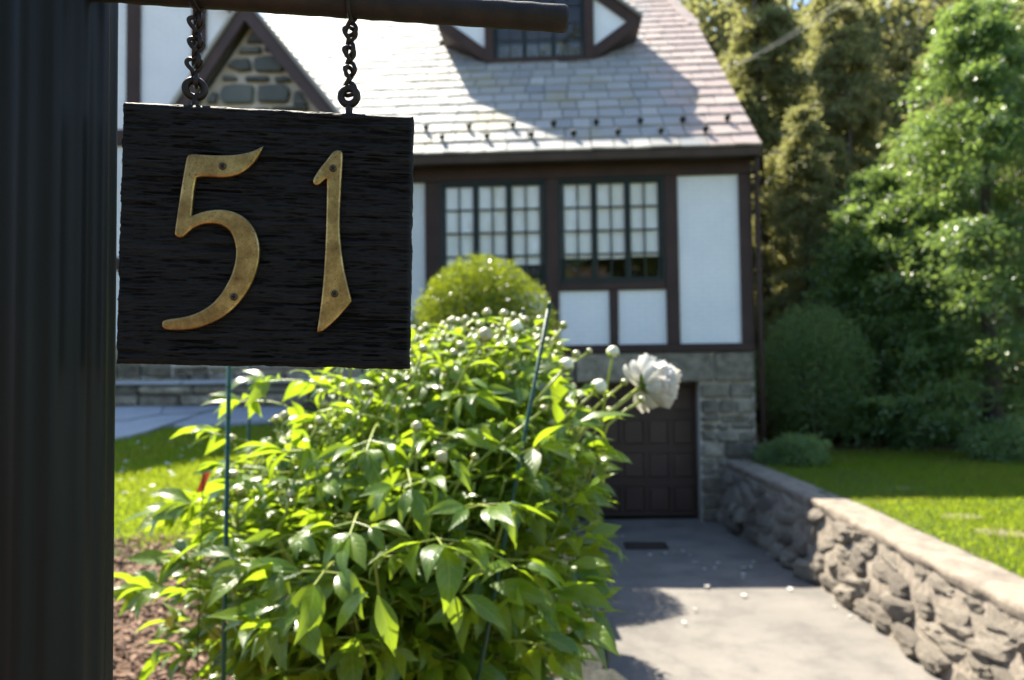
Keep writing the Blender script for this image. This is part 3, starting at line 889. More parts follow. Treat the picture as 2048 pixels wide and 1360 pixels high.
# entrance porch: steep stone gable
porch = empty('porch', parent=house)
PN = -1.2
ax, az = -4.19, 6.10
slope_r = (az - 4.775) / (-3.148 - ax)
slope_l = (az - 5.183) / (ax + 4.812)
eL, eR = -5.55, -2.75
zL, zR = az - slope_l * (ax - eL), az - slope_r * (eR - ax)
body = [(-5.3, .5), (-2.95, .5), (-2.95, az - slope_r * (-2.95 - ax) - .12), (ax, az - .14), (-5.3, az - slope_l * (ax + 5.3) - .12)]
v, f = prism(body, PN + .06, PN + .5); link('mortar', pymesh('mortar', v, f), MAT['mortar'], porch)
for s_ in (-5.3, -3.2): box('side_wall', s_, s_ + .25, PN + .5, .2, .5, 3.4, MAT['mortar'], porch)
for (ex, ez_, sg_) in ((eR, zR, 1), (eL, zL, -1)):
    poly = [(ex, ez_ - .10), (ax, az - .12), (ax, az + .16), (ex + sg_ * .10, ez_ + .02)]
    v, f = prism(poly, PN - .14, PN - .06); link('bargeboard', pymesh('bargeboard', v, f), MAT['barge'], porch)
    poly = [(ex + sg_ * .10, ez_ + .03), (ax, az + .165), (ax, az + .23), (ex + sg_ * .14, ez_ + .07)]
    v, f = prism(poly, PN - .18, 3.2); link('roof_slab', pymesh('roof_slab', v, f), MAT['slate'], porch)
def crop_px(x, y): return fac(x / 2.267, y / 2.267, PN)
traced = [[(1150, 128), (1112, 190), (1194, 190)], [(1090, 212), (1182, 210), (1178, 238), (1078, 238)], [(1197, 205), (1216, 208), (1228, 228), (1196, 230)],
          [(1152, 262), (1210, 250), (1255, 256), (1284, 300), (1275, 322), (1158, 322), (1148, 300)], [(1060, 268), (1125, 262), (1136, 315), (1080, 320), (1026, 296)],
          [(1012, 338), (1068, 342), (1070, 362), (1002, 360)], [(1112, 345), (1216, 342), (1214, 366), (1108, 364)], [(1242, 345), (1300, 342), (1318, 366), (1244, 370)],
          [(1008, 388), (1060, 378), (1145, 384), (1142, 464), (1010, 466), (992, 430)], [(1172, 386), (1290, 380), (1310, 410), (1300, 462), (1168, 460)],
          [(1332, 415), (1352, 405), (1392, 474), (1326, 478)], [(960, 415), (982, 420), (976, 466), (934, 464)]]
for pl in traced:
    q = [crop_px(*p) for p in pl]
    v, f = prism(q, PN - random.uniform(0, .02), PN + .10)
    bm = bmesh.new(); bv = [bm.verts.new(p) for p in v]
    for fc in f: bm.faces.new([bv[i] for i in fc])
    bmesh.ops.recalc_face_normals(bm, faces=bm.faces[:])
    bmesh.ops.bevel(bm, geom=[e for e in bm.edges if abs(e.verts[0].co.y - e.verts[1].co.y) < .01 and e.verts[0].co.y < PN + .05] + [e for e in bm.edges if abs(e.verts[0].co.y - e.verts[1].co.y) > .03], offset=.016, segments=2, affect='EDGES')
    me = bpy.data.meshes.new('stone'); bm.to_mesh(me); bm.free()
    link('stone', me, MAT['gable_stone'], porch)
zlow = crop_px(1100, 480)[1]
def in_gable(a, b, z0, z1): 
    return b < ax + (az - z1) / slope_r - .12 and a > ax - (az - z1) / slope_l + .12
ashlar(-5.28, -2.97, 1.25, zlow, MAT['gable_stone'], porch, front=PN, depth=.10, hs=(.16, .36), ls=(.25, .6), gap=.05, clip=in_gable)
ashlar(-5.28, -2.97, .60, 1.24, MAT['stone'], porch, front=PN - .01, depth=.10, hs=(.14, .25), ls=(.25, .6), gap=.03)

# ------------------------------------------------------------------ entrance step and bluestone path
step = empty('entrance_step', tuple(SN(-4.2, -1.6, .7)), -TH)
ashl = ashlar(-1.9, 1.9, 0.0, .29, MAT['stone'], step, front=.0, depth=.35, hs=(.14, .16), ls=(.5, 1.0))
box('step_core', -1.88, 1.88, .06, .38, -.2, .28, MAT['dark_mortar'], step)
for a, b in ((-1.95, -.7), (-.69, .62), (.63, 1.95)): box('tread', a, b, -.06, .39, .292, .345, MAT['bluestone'], step, b=.008, jit=.004)
tag(step, 'low stone step with bluestone tread before the house entrance', 'step')
path = empty('path', tuple(SN(-4.0, -2.6, .6)), 0); path['kind'] = 'structure'
pl0 = Vector(path.location)
def flag(poly_px, lift):
    pts = []
    for x, y in poly_px:
        # pixel onto the sloping ground z = .5 + .08 (Y - 7.8)
        nn = np.array([0, -.08, 1.0]); p = on_plane(x, y, (0, 7.8, .5 + lift), nn); pts.append(Vector(p) - pl0)
    n = len(pts)
    v = [tuple(p) for p in pts] + [(p.x, p.y, p.z - .08) for p in pts]
    f = [tuple(range(n)), tuple(range(2 * n - 1, n - 1, -1))] + [(i, i + n, (i + 1) % n + n, (i + 1) % n) for i in range(n)]
    me = pymesh('flagstone', v, f)
    bm = bmesh.new(); bm.from_mesh(me); bmesh.ops.recalc_face_normals(bm, faces=bm.faces[:]); bm.to_mesh(me); bm.free()
    link('flagstone', me, MAT['bluestone'], path)
flag([(60, 806), (250, 803), (330, 801), (320, 828), (258, 838), (60, 850)], .05)
flag([(332, 801), (470, 797), (440, 815), (395, 826), (322, 828)], .05)
flag([(60, 853), (258, 841), (322, 830.5), (392, 828.5), (330, 849), (292, 862), (232, 876), (60, 905)], .05)
flag([(472, 797), (620, 793), (600, 801), (500, 808), (443, 815)], .05)
flag([(346, 850), (398, 829.5), (445, 817), (510, 810), (600, 804), (600, 835), (455, 846), (380, 856)], .035)

# ------------------------------------------------------------------ leaves (numpy)
def unit(a): return a / np.maximum(1e-9, np.linalg.norm(a, axis=-1, keepdims=True))
def leaf_quads(c, d, nrm, L, W):
    """diamond leaves: c base (n,3), d direction, nrm face normal"""
    d = unit(d); side = unit(np.cross(d, nrm)); nn = np.cross(side, d)
    L = L[:, None]; W = W[:, None]
    v = np.stack([c, c + d * L * .45 + side * W * .5 + nn * L * .04, c + d * L - nn * L * .06, c + d * L * .45 - side * W * .5 + nn * L * .04], 1)
    n = len(c)
    return v.reshape(-1, 3), np.arange(4 * n).reshape(n, 4)
def rv(n): return unit(rng.normal(size=(n, 3)))
def trunk_obj(parent, base, H, r, lean=(0, 0), limbs=6, spread=1.0, mat='bark', start=.25):
    mb = MB()
    pts = [Vector((lean[0] * t ** 1.5 + random.uniform(-.04, .04) * (t > 0), lean[1] * t ** 1.5 + random.uniform(-.04, .04) * (t > 0), H * t)) for t in np.linspace(0, 1, 8)]
    mb.add(*tube(pts, [r * (1.25 if i == 0 else 1 - .85 * i / 7) for i in range(8)], 9))
    for i in range(limbs):
        t = start + (0.95 - start) * (i + .5) / limbs
        p = pts[int(t * 7)]; a = random.uniform(0, 6.28); l = spread * random.uniform(.5, .9) * (1.1 - t)
        q = [p, p + Vector((math.cos(a) * l * .5, math.sin(a) * l * .5, l * .10)), p + Vector((math.cos(a) * l, math.sin(a) * l, l * .15))]
        mb.add(*tube(q, [r * .35 * (1 - t * .5), r * .22 * (1 - t * .5), r * .06], 6))
    return mb.build('trunk', MAT[mat], parent, True)
def conifer(name, label, cat, base, H, rad, mat, nb=150, m=14, k=14, z0=.05, leafL=.09, leafW=.03, droop=.35, rise=.15, trunk_r=.18, power=.8, group=None, spread=.30, tip=.04):
    root = empty(name, base)
    B = nb
    hf = z0 + (1 - z0) * rng.random(B) ** 1.15 * .99
    az_ = rng.random(B) * 2 * np.pi
    ln = rad * np.maximum(tip, (1 - hf) ** power) * rng.uniform(.55, 1.1, B)
    out = np.stack([np.cos(az_), np.sin(az_), 0 * az_], -1)
    sd = np.stack([-np.sin(az_), np.cos(az_), 0 * az_], -1)
    t = rng.uniform(.12, 1, (B, m)) ** .7
    bp = out[:, None] * (t * ln[:, None])[..., None]
    bp[..., 2] += hf[:, None] * H + ln[:, None] * (rise * t - droop * t * t)
    sgn = rng.choice([-1, 1], (B, m))
    tw = unit(out[:, None] * .7 + sd[:, None] * sgn[..., None] * rng.uniform(.3, 1.1, (B, m))[..., None] + np.array([0, 0, -.15]) + rng.normal(size=(B, m, 3)) * .40)
    tl = spread * 1.7 * (.5 + ln[:, None] * .25) * rng.uniform(.5, 1.2, (B, m))
    u = rng.random((B, m, k))
    lp = bp[:, :, None] + tw[:, :, None] * (u * tl[..., None])[..., None]
    lp[..., 2] -= (u ** 2) * tl[..., None] * .35
    lp = lp + rng.normal(size=lp.shape) * np.array([.06, .06, .03])
    ld = tw[:, :, None] * .8 + rng.normal(size=lp.shape) * .55
    ld[..., 2] -= .15
    c = lp.reshape(-1, 3); d = ld.reshape(-1, 3); n = len(c)
    nr = rng.normal(size=(n, 3)) * .8 + np.array([0, -.3, .8])
    v, f = leaf_quads(c, d, nr, leafL * rng.uniform(.6, 1.3, n), leafW * rng.uniform(.7, 1.3, n))
    link('crown', npmesh('crown', v, f), MAT[mat], root)
    trunk_obj(root, base, H * .96, trunk_r, limbs=10, spread=rad * .6)
    tag(root, label, cat, group)
    return root
def ball(name, label, cat, base, cz, r, mat, n, leafL, leafW, squash=(1, 1, 1), shell=.28, lump=.07, flat=.5, trunk_r=.05, group=None, ragged=.05):
    root = empty(name, base)
    d = rv(n)
    lm = np.zeros(n)
    for _ in range(26):
        q = unit(rng.normal(size=3)); lm += np.maximum(0, d @ q - .75) * rng.uniform(-1, 1) * 4 * lump
    rr = r * (1 + lm) * (1 - shell * rng.random(n) ** 1.3)
    rr = rr * (1 + np.abs(rng.normal(size=n)) * ragged)
    c = d * rr[:, None] * np.array(squash) + np.array([0, 0, cz])
    ld = d * .8 + rng.normal(size=(n, 3)) * .7 + np.array([0, 0, .35])
    nr = d * flat + rng.normal(size=(n, 3)) * .6 + np.array([0, 0, .4])
    keep = c[:, 2] > .02
    v, f = leaf_quads(c[keep], ld[keep], nr[keep], leafL * rng.uniform(.7, 1.3, n)[keep], leafW * rng.uniform(.7, 1.3, n)[keep])
    link('crown', npmesh('crown', v, f), MAT[mat], root)
    mb = MB(); 
    for i in range(7):
        a = i * .9; mb.add(*tube([(0, 0, -.02), (math.cos(a) * r * .12, math.sin(a) * r * .12, cz * .5), (math.cos(a) * r * .55, math.sin(a) * r * .55, cz + r * .35 * (i % 3 - .6))], [trunk_r, trunk_r * .7, trunk_r * .2], 6))
    mb.build('trunk', MAT['bark'], root, True)
    tag(root, label, cat, group)
    return root
def gz(x, y): return float(ground_z(x, y))
GZR = -.25
# clipped boxwood ball beside the drive
bxp = at(958, 642, 8.7)
ball('boxwood_bush', 'clipped round boxwood bush glowing yellow green in front of the left window', 'bush', (bxp[0], bxp[1], .5), bxp[2] - .68, .79, 'box_leaf', 52000, .036, .022, shell=.5, lump=.14, squash=(1, 1, 1.17), ragged=.03)
ball('garden_bush', 'leafy garden bush growing in the bed behind the peony', 'bush', (-.22, 6.3, .38), .35, .50, 'box_leaf', 16000, .045, .026, shell=.6, lump=.15)
# trees on the right, back to front
conifer('hemlock_tree', 'tall olive brown hemlock tree standing close behind the roof edge', 'tree', (6.0, 17.6, GZR), 12.2, 2.7, 'olive', 170, 28, 19, .02, .12, .046, droop=.55, rise=.1, trunk_r=.22, group='trees behind the house')
conifer('hemlock_tree', 'olive hemlock tree with brown inner branches beside the dark trunk', 'tree', (9.0, 19.5, GZR), 13.4, 3.0, 'olive', 170, 28, 19, .02, .125, .048, droop=.55, rise=.1, trunk_r=.24, group='trees behind the house')
conifer('fir_tree', 'dark brownish fir tree in the shade at the top of the picture', 'tree', (10.6, 16.8, GZR), 12.5, 3.0, 'dark_conifer', 150, 28, 19, .18, .12, .046, droop=.5, rise=.1, trunk_r=.21, group='trees behind the house')
conifer('fir_tree', 'dark fir tree rising behind the big green yew at right edge', 'tree', (13.4, 18.0, GZR), 13, 3.2, 'dark_conifer', 160, 28, 19, .02, .125, .048, droop=.5, rise=.1, trunk_r=.24, group='trees behind the house')
conifer('young_hemlock', 'pointed light olive young hemlock in front of the taller trees', 'tree', (5.9, 14.6, GZR), 6.6, 1.35, 'olive', 120, 22, 16, .02, .10, .036, droop=.35, rise=.2, trunk_r=.09, group='trees behind the house')
conifer('young_hemlock', 'shorter pointed olive hemlock left of the dark tree trunk', 'tree', (6.8, 15.6, GZR), 6.2, 1.3, 'olive', 120, 22, 16, .02, .10, .036, droop=.35, rise=.2, trunk_r=.09, group='trees behind the house')
conifer('hemlock_tree', 'olive hemlock filling the space between house corner and the dark trunk', 'tree', (7.5, 16.2, GZR), 9.5, 2.2, 'olive', 150, 26, 18, .0, .11, .042, droop=.5, rise=.12, trunk_r=.16, group='trees behind the house')
conifer('yew_tree', 'big bright green yew with loose sprays at the right edge of the lawn', 'tree', (7.9, 12.2, GZR), 7.4, 2.5, 'yew', 230, 26, 17, .0, .095, .032, droop=.25, rise=.35, trunk_r=.14, power=.55, spread=.34, tip=.12)
conifer('yew_tree', 'green yew with pale tips standing left of the bigger yew', 'tree', (6.75, 13.4, GZR), 4.9, 1.75, 'yew', 160, 24, 17, .0, .095, .032, droop=.3, rise=.3, trunk_r=.10, power=.5, spread=.32, tip=.15)
sp = at(1628, 735, 12.6)
ball('round_shrub', 'round blue green shrub standing on the grass just right of the house corner', 'shrub', (sp[0], sp[1], GZR), sp[2] - GZR, .98, 'shrub', 20000, .060, .024, shell=.55, lump=.18, squash=(.92, .92, 1.05), ragged=.07)
sp = at(1580, 895, 10.4)
ball('low_shrub', 'low dark shrub crouching at the foot of the house corner', 'shrub', (sp[0], sp[1], GZR), .12, .42, 'shrub', 5500, .065, .026, shell=.6, lump=.2, squash=(1.05, .9, .6), ragged=.14)
sp = at(2010, 905, 10.6)
ball('low_shrub', 'small dark green shrub at the foot of the big yew', 'shrub', (sp[0] + .1, sp[1], GZR), .22, .5, 'shrub', 6000, .065, .026, shell=.6, lump=.2, squash=(1.2, .9, .8), ragged=.14)

# woods: far mass behind the named trees, and the trees across the road that the windows mirror
def woods(name, label, x0, x1, y0, y1, h0, h1, n, size, mat, clump=1.1):
    nc = max(12, n // 260)
    cc = np.stack([rng.uniform(x0, x1, nc), rng.uniform(y0, y1, nc), rng.uniform(0, 1, nc)], -1)
    cc[:, 2] = h0 + (h1 - h0) * cc[:, 2]
    idx = rng.integers(0, nc, n)
    c = cc[idx] + rng.normal(size=(n, 3)) * clump * np.array([1, 1, .7])
    c[:, 2] = np.maximum(c[:, 2], 0.0)
    v, f = leaf_quads(c, rng.normal(size=(n, 3)) + np.array([0, 0, -.3]), rng.normal(size=(n, 3)) + np.array([0, 0, .6]), size * rng.uniform(.6, 1.4, n), size * .45 * rng.uniform(.6, 1.4, n))
    o = link(name, npmesh(name, v, f), MAT[mat])
    tag(o, label, 'woods', kind='stuff')
woods('woods', 'dim dense woods far behind the lawn trees', 4.0, 34, 25, 32, 0, 15.5, 120000, .5, 'dark_conifer', 1.3)
woods('roadside_woods', 'leafy woods across the road facing the house', -30, 30, -32, -26, 1, 10, 20000, .7, 'woods', 1.5)
woods('roadside_woods', 'tall leafy trees across the road facing the dormer', -7, 11, -33, -27, 9, 26, 9000, .75, 'woods', 1.4)

# ------------------------------------------------------------------ grass
def grass(name, label, pts, hmin, hmax, w):
    n = len(pts)
    z = ground_z(pts[:, 0], pts[:, 1]) - .005
    b = np.stack([pts[:, 0], pts[:, 1], z], -1)
    a = rng.random(n) * 2 * np.pi
    sd = np.stack([np.cos(a), np.sin(a), 0 * a], -1) * w * .5
    h = rng.uniform(hmin, hmax, n)
    lean = rng.normal(size=(n, 2)) * .35
    mid = b + np.stack([lean[:, 0] * h * .35, lean[:, 1] * h * .35, h * .6], -1)
    top = b + np.stack([lean[:, 0] * h * 1.1, lean[:, 1] * h * 1.1, h], -1)
    v = np.stack([b - sd, b + sd, mid + sd * .8, top, mid - sd * .8], 1).reshape(-1, 3)
    o = link(name, npmesh(name, v, np.arange(5 * n).reshape(n, 5)), MAT['grass'])
    tag(o, label, 'grass', kind='stuff')
n = 190000
X = rng.uniform(2.5, 10.5, n); Y = 2.6 + 9.6 * rng.random(n) ** 1.25
s_, n_ = to_sn(X, Y)
edge = s_right(n_) + .50 + rng.normal(size=n) * .02
keep = (s_ > edge) & (Y + .35 * (X - 5) < 12.2 + rng.normal(size=n) * .3) & (n_ < .1 + 10 * (s_ > 3.1))
grass('lawn_grass', 'mown green grass of the lawn behind the right retaining wall', np.stack([X, Y], -1)[keep], .03, .06, .006)
n = 110000
X = rng.uniform(-6.2, -.2, n); Y = 3.55 + 4.6 * rng.random(n) ** 1.15
px_, py_, d_ = to_px(np.stack([X, Y, ground_z(X, Y)], -1))
near = 3.8 + .25 * np.sin(X * 2.1) + rng.normal(size=n) * .10
far_y = np.interp(px_, [60, 232, 292, 346, 455, 600], [905, 876, 862, 856, 846, 835])
keep = (Y > near) & (py_ > far_y - 1 + rng.normal(size=n) * 2) 
grass('lawn_grass', 'sunny yellow green grass left of the peony beside the lamp post', np.stack([X, Y], -1)[keep], .03, .065, .006)

# ------------------------------------------------------------------ small things on the ground
pet = []
for i in range(3):
    g = random.Random(i)
    v = []
    for a in range(4):
        for b in range(4):
            x, y = (a / 3 - .5), (b / 3 - .5); k = 1 - .25 * abs(x) - .2 * y
            v.append((x * k, y, .35 * (x * x + y * y) + g.uniform(-.05, .05)))
    me = npmesh('petal', np.array(v) * .055, grid_faces(4, 4)); me.materials.append(MAT['petal']); pet.append(me)
def drive_pt(x, y):
    lo, hi = 1.0, 20.0
    for _ in range(40):
        m_ = (lo + hi) / 2; p = CAM + ray(x, y) * m_; s_, n_ = to_sn(p[0], p[1])
        if p[2] > zdrive(n_): lo = m_
        else: hi = m_
    return p
drive_petals = [(1430, 1138), (1409, 1140), (1390, 1128), (1436, 1128), (1415, 1175), (1486, 1158), (1487, 1138), (1502, 1136), (1487, 1151), (1507, 1125), (1572, 1126), (1600, 1147), (1612, 1152), (1622, 1163),
                (1487, 1193), (1389, 1220), (1669, 1190), (1675, 1194), (1670, 1216), (1731, 1228), (1368, 1247), (1412, 1175), (1245, 1075), (1213, 1114), (1250, 1118), (1300, 1112), (1347, 1106), (1330, 1108), (1380, 1112), (1521, 1097), (1538, 1110), (1366, 1104), (1580, 1180), (1750, 1253), (1700, 1236)]
for x, y in drive_petals:
    p = drive_pt(x, y)
    o = link('fallen_petal', random.choice(pet), None)
    o.location = (p[0], p[1], p[2] + .012); o.rotation_euler = (random.uniform(-.2, .2), random.uniform(-.2, .2), random.uniform(0, 6)); o.scale = (random.uniform(.5, 1.0),) * 3
    tag(o, 'small white petal fallen on the asphalt driveway', 'petal', 'petals fallen on the driveway')
for i in range(46):
    x = random.uniform(228, 460); y = 880 + 170 * random.random() ** 1.4
    d = ray(x, y); nn = np.array([0, -.074, 1.0]); p = on_plane(x, y, (0, 7.8, .53), nn)
    o = link('fallen_petal', random.choice(pet), None)
    o.location = tuple(p); o.rotation_euler = (random.uniform(-.5, .5), random.uniform(-.5, .5), random.uniform(0, 6)); o.scale = (random.uniform(.5, .95),) * 3
    tag(o, 'small white petal fallen on the sunny left lawn', 'petal', 'petals fallen on the left lawn')
# drain
p = drive_pt(1292, 1092)
dr = empty('drain_grate', tuple(p), -TH)
fr = MB()
w_, l_ = .26, .16
fr.box(-w_, w_, -l_, -l_ + .03, -.02, .012); fr.box(-w_, w_, l_ - .03, l_, -.02, .012); fr.box(-w_, -w_ + .03, -l_ + .03, l_ - .03, -.02, .0115); fr.box(w_ - .03, w_, -l_ + .03, l_ - .03, -.02, .0115)
fr.build('frame', MAT['iron'], dr)
box('sump', -w_ + .03, w_ - .03, -l_ + .03, l_ - .03, -.03, .004, MAT['interior'], dr)
for i in range(9): box('bar', -w_ + .055 + i * .052, -w_ + .07 + i * .052, -l_ + .03, l_ - .03, .005, .011, MAT['iron'], dr)
tag(dr, 'dark iron drain grate set in the driveway before the garage', 'drain')
# stepping stones on the right lawn
fl_me = []
MAT['stepping'] = simple('earthy_stepping_stone', (.11, .105, .05), (.20, .17, .10), 12, .9, .8, 40, .01)
for i, (x, y, r_) in enumerate(((1925, 1028, .20), (2005, 1060, .22), (1785, 972, .22), (1570, 925, .13))):
    p = on_plane(x, y, (0, 0, GZR + .03), np.array([0, 0, 1.0]))
    g = random.Random(i + 3); k = 9
    pts = [(math.cos(6.283 * j / k) * r_ * g.uniform(.8, 1.1), math.sin(6.283 * j / k) * r_ * g.uniform(.6, .8)) for j in range(k)]
    h = .012 if i < 3 else .10
    v = [(a, b, h) for a, b in pts] + [(a * 1.06, b * 1.06, h - .012) for a, b in pts] + [(a * 1.06, b * 1.06, -.05) for a, b in pts]
    f = [tuple(range(k))] + [(j, j + k, (j + 1) % k + k, (j + 1) % k) for j in range(k)] + [(j + k, j + 2 * k, (j + 1) % k + 2 * k, (j + 1) % k + k) for j in range(k)]
    me = pymesh('stepping_stone', v, [q[::-1] for q in f[1:]] + [f[0]])
    o = link('stepping_stone' if i < 3 else 'garden_stone', me, MAT['stepping'])
    o.location = (p[0], p[1], GZR)
    tag(o, ['flat tan stepping stone in the sunlit grass, farther of the two', 'flat tan stepping stone in sunlit grass near the right picture edge', 'dim stepping stone in the shaded part of the right lawn', 'small pale stone lying in shade by the house corner'][i], 'stone')
# mulch
n = 9000
X = rng.uniform(-2.6, .15, n); Y = rng.uniform(1.6, 4.1, n)
c = np.stack([X, Y, ground_z(X, Y) + rng.uniform(0, .035, n)], -1)
d = rv(n); d[:, 2] *= .35; d = unit(d)
sd = unit(np.cross(d, np.array([0, 0, 1.0]) + rng.normal(size=(n, 3)) * .4)); up = np.cross(sd, d)
L = rng.uniform(.015, .05, n)[:, None]; W = rng.uniform(.006, .016, n)[:, None]; T = rng.uniform(.003, .007, n)[:, None]
v = np.stack([c + sgx * d * L * .5 + sgy * sd * W * .5 + sgz * up * T * .5 for sgx in (-1, 1) for sgy in (-1, 1) for sgz in (-1, 1)], 1).reshape(-1, 3)
fb = np.array([(0, 1, 3, 2), (4, 6, 7, 5), (0, 4, 5, 1), (2, 3, 7, 6), (0, 2, 6, 4), (1, 5, 7, 3)])
f = (np.arange(n)[:, None, None] * 8 + fb[None]).reshape(-1, 4)
tag(link('bark_mulch', npmesh('bark_mulch', v, f), MAT['chips']), 'brown bark mulch covering the flower bed at lower left', 'mulch', kind='stuff')

# overhead wires
for i, (a, b) in enumerate((((1720, -12), (1452, 143)), ((1700, -14), (1456, 138)))):
    p, q = Vector(at(*a, 9.0)), Vector(at(*b, 15.2))
    pts = [p.lerp(q, t) + Vector((0, 0, -.35 * 4 * t * (1 - t) * .15)) for t in np.linspace(-.6, 1.0, 17)]
    tag(link('overhead_wire', pymesh('overhead_wire', *tube(pts, .0035, 6)), MAT['wire'], smooth=True),
        ['lower of the two thin grey wires crossing before the trees', 'upper of the two thin grey wires crossing before the trees'][i], 'wire', 'overhead wires')

# marker flag
fp = at(392, 968, 1.28)
fl = empty('marker_flag', (fp[0], fp[1], gz(fp[0], fp[1])))
zf = fp[2] - fl.location.z
link('stake', pymesh('stake', *tube([(0, 0, 0), (.004, 0, zf * .6), (.012, 0, zf + .018)], .0010, 6)), MAT['iron'], fl)
v = [(.012 + .015 * a - .012 * (1 - b), .003 * math.sin(a * 4 + b), zf - .016 + .034 * b + .004 * a) for a in (0, .5, 1) for b in (0, .5, 1)]
me = npmesh('cloth', v, grid_faces(3, 3)); link('cloth', me, MAT['flag'], fl)
tag(fl, 'small orange marker flag standing behind the peony leaves on the left', 'flag')

# ------------------------------------------------------------------ peony
def leaflet_geom(seed):
    g = random.Random(seed)
    nseg = 7
    curl = g.uniform(.1, 1.1); wid = g.uniform(.135, .20); fold = g.uniform(.25, .6); twist = g.uniform(-.35, .35); wv = g.uniform(.02, .06)
    prof = [0.05, .50, .86, 1.0, .90, .62, .28, 0.0]
    v, f = [], []
    x = z = 0.0; ang = g.uniform(.05, .3)
    for i in range(nseg + 1):
        w = prof[i] * wid
        tw = twist * i / nseg
        r_ = math.sin(i * 2.1 + seed) * wv * .4
        for sgn in (-1, -.5, 0, .5, 1):
            lat = sgn * w
            up = abs(sgn) * w * fold - (sgn * sgn) * w * fold * .35 + (r_ if abs(sgn) == 1 else 0) * w * 6
            v.append((lat * math.cos(tw) - up * math.sin(tw), x, z + lat * math.sin(tw) + up * math.cos(tw)))
        x += math.cos(ang) / nseg; z += math.sin(ang) / nseg
        ang -= curl / nseg * 1.6
    for i in range(nseg):
        for j in range(4):
            a = i * 5 + j
            f.append((a, a + 1, a + 6, a + 5))
    return np.array(v), np.array(f)
LEAF_UV = np.array([(sgn, i / 7) for i in range(8) for sgn in (-1, -.5, 0, .5, 1)], np.float32)
def set_uv(me, uv):
    idx = np.empty(len(me.loops), np.int32); me.loops.foreach_get('vertex_index', idx)
    l_ = me.uv_layers.new(name='leaf'); l_.data.foreach_set('uv', uv[idx].ravel())
NV = 14
LF = [leaflet_geom(i) for i in range(NV)]
LF_ME = []
for gv, gf in LF:
    me = npmesh('leaf', gv, gf); set_uv(me, LEAF_UV); me.materials.append(MAT['peony_leaf'])
    me.polygons.foreach_set('use_smooth', [True] * len(me.polygons)); LF_ME.append(me)
peony = empty('peony_bush', (-.26, 1.72, gz(-.26, 1.72)))
tag(peony, 'leafy green peony bush with many buds and one open white bloom beside the sign', 'bush')
PB = np.array(peony.location)
leaves = []                      # (variant, 4x4 matrix in world)
stem_me = MB()
def frame(pos, d, up, size):
    y = Vector(d).normalized(); z = Vector(up) - y * Vector(up).dot(y)
    if z.length < 1e-4: z = y.orthogonal()
    z.normalize(); x = y.cross(z)
    M = Matrix((x * size, y * size, z * size)).transposed().to_4x4(); M.translation = Vector(pos)
    return M
def compound(p, d, scale, stems):
    """biternate peony leaf: a petiole with three groups of leaflets"""
    d = Vector(d).normalized()
    up = Vector((0, 0, 1)); side = d.cross(up)
    side = side.normalized() if side.length > .05 else Vector((1, 0, 0))
    pl = random.uniform(.05, .10) * scale
    e1 = Vector(p) + d * pl
    stems.append(([Vector(p), Vector(p) + d * pl * .5 + up * .004, e1], .0021 * scale))
    def leaf(pos, dd, sz):
        nrm = Vector((random.gauss(0, .6), random.gauss(0, .6), 1))
        dd = Vector(dd).normalized() + Vector((random.gauss(0, .25), random.gauss(0, .25), random.gauss(.05, .3))) 
        leaves.append((random.randrange(NV), frame(pos, dd, nrm, sz)))
    ax2 = d + Vector((0, 0, -.18))
    e2 = e1 + ax2.normalized() * .045 * scale
    stems.append(([e1, e2], .0017 * scale))
    L = .090 * scale
    leaf(e2, ax2 + Vector((0, 0, -.25)), L * random.uniform(.95, 1.25))
    for sg_ in (-1, 1):
        leaf(e2 - ax2.normalized() * .01, ax2 * .9 + side * sg_ * random.uniform(.45, .8) + Vector((0, 0, -.2)), L * random.uniform(.75, 1.05))
        br = (d * .55 + side * sg_ * .85 + Vector((0, 0, random.uniform(-.2, .15)))).normalized()
        e3 = e1 + br * .035 * scale
        stems.append(([e1, e3], .0015 * scale))
        leaf(e3, br + Vector((0, 0, -.2)), L * random.uniform(.8, 1.1))
        leaf(e3, br * .8 + d * .6 + Vector((0, 0, -.15)), L * random.uniform(.6, .9))
        if random.random() < .75: leaf(e3, br * .8 - d * .35 + Vector((0, 0, -.25)), L * random.uniform(.55, .85))
fine_stems = []
bud_spots = []
NST = 150
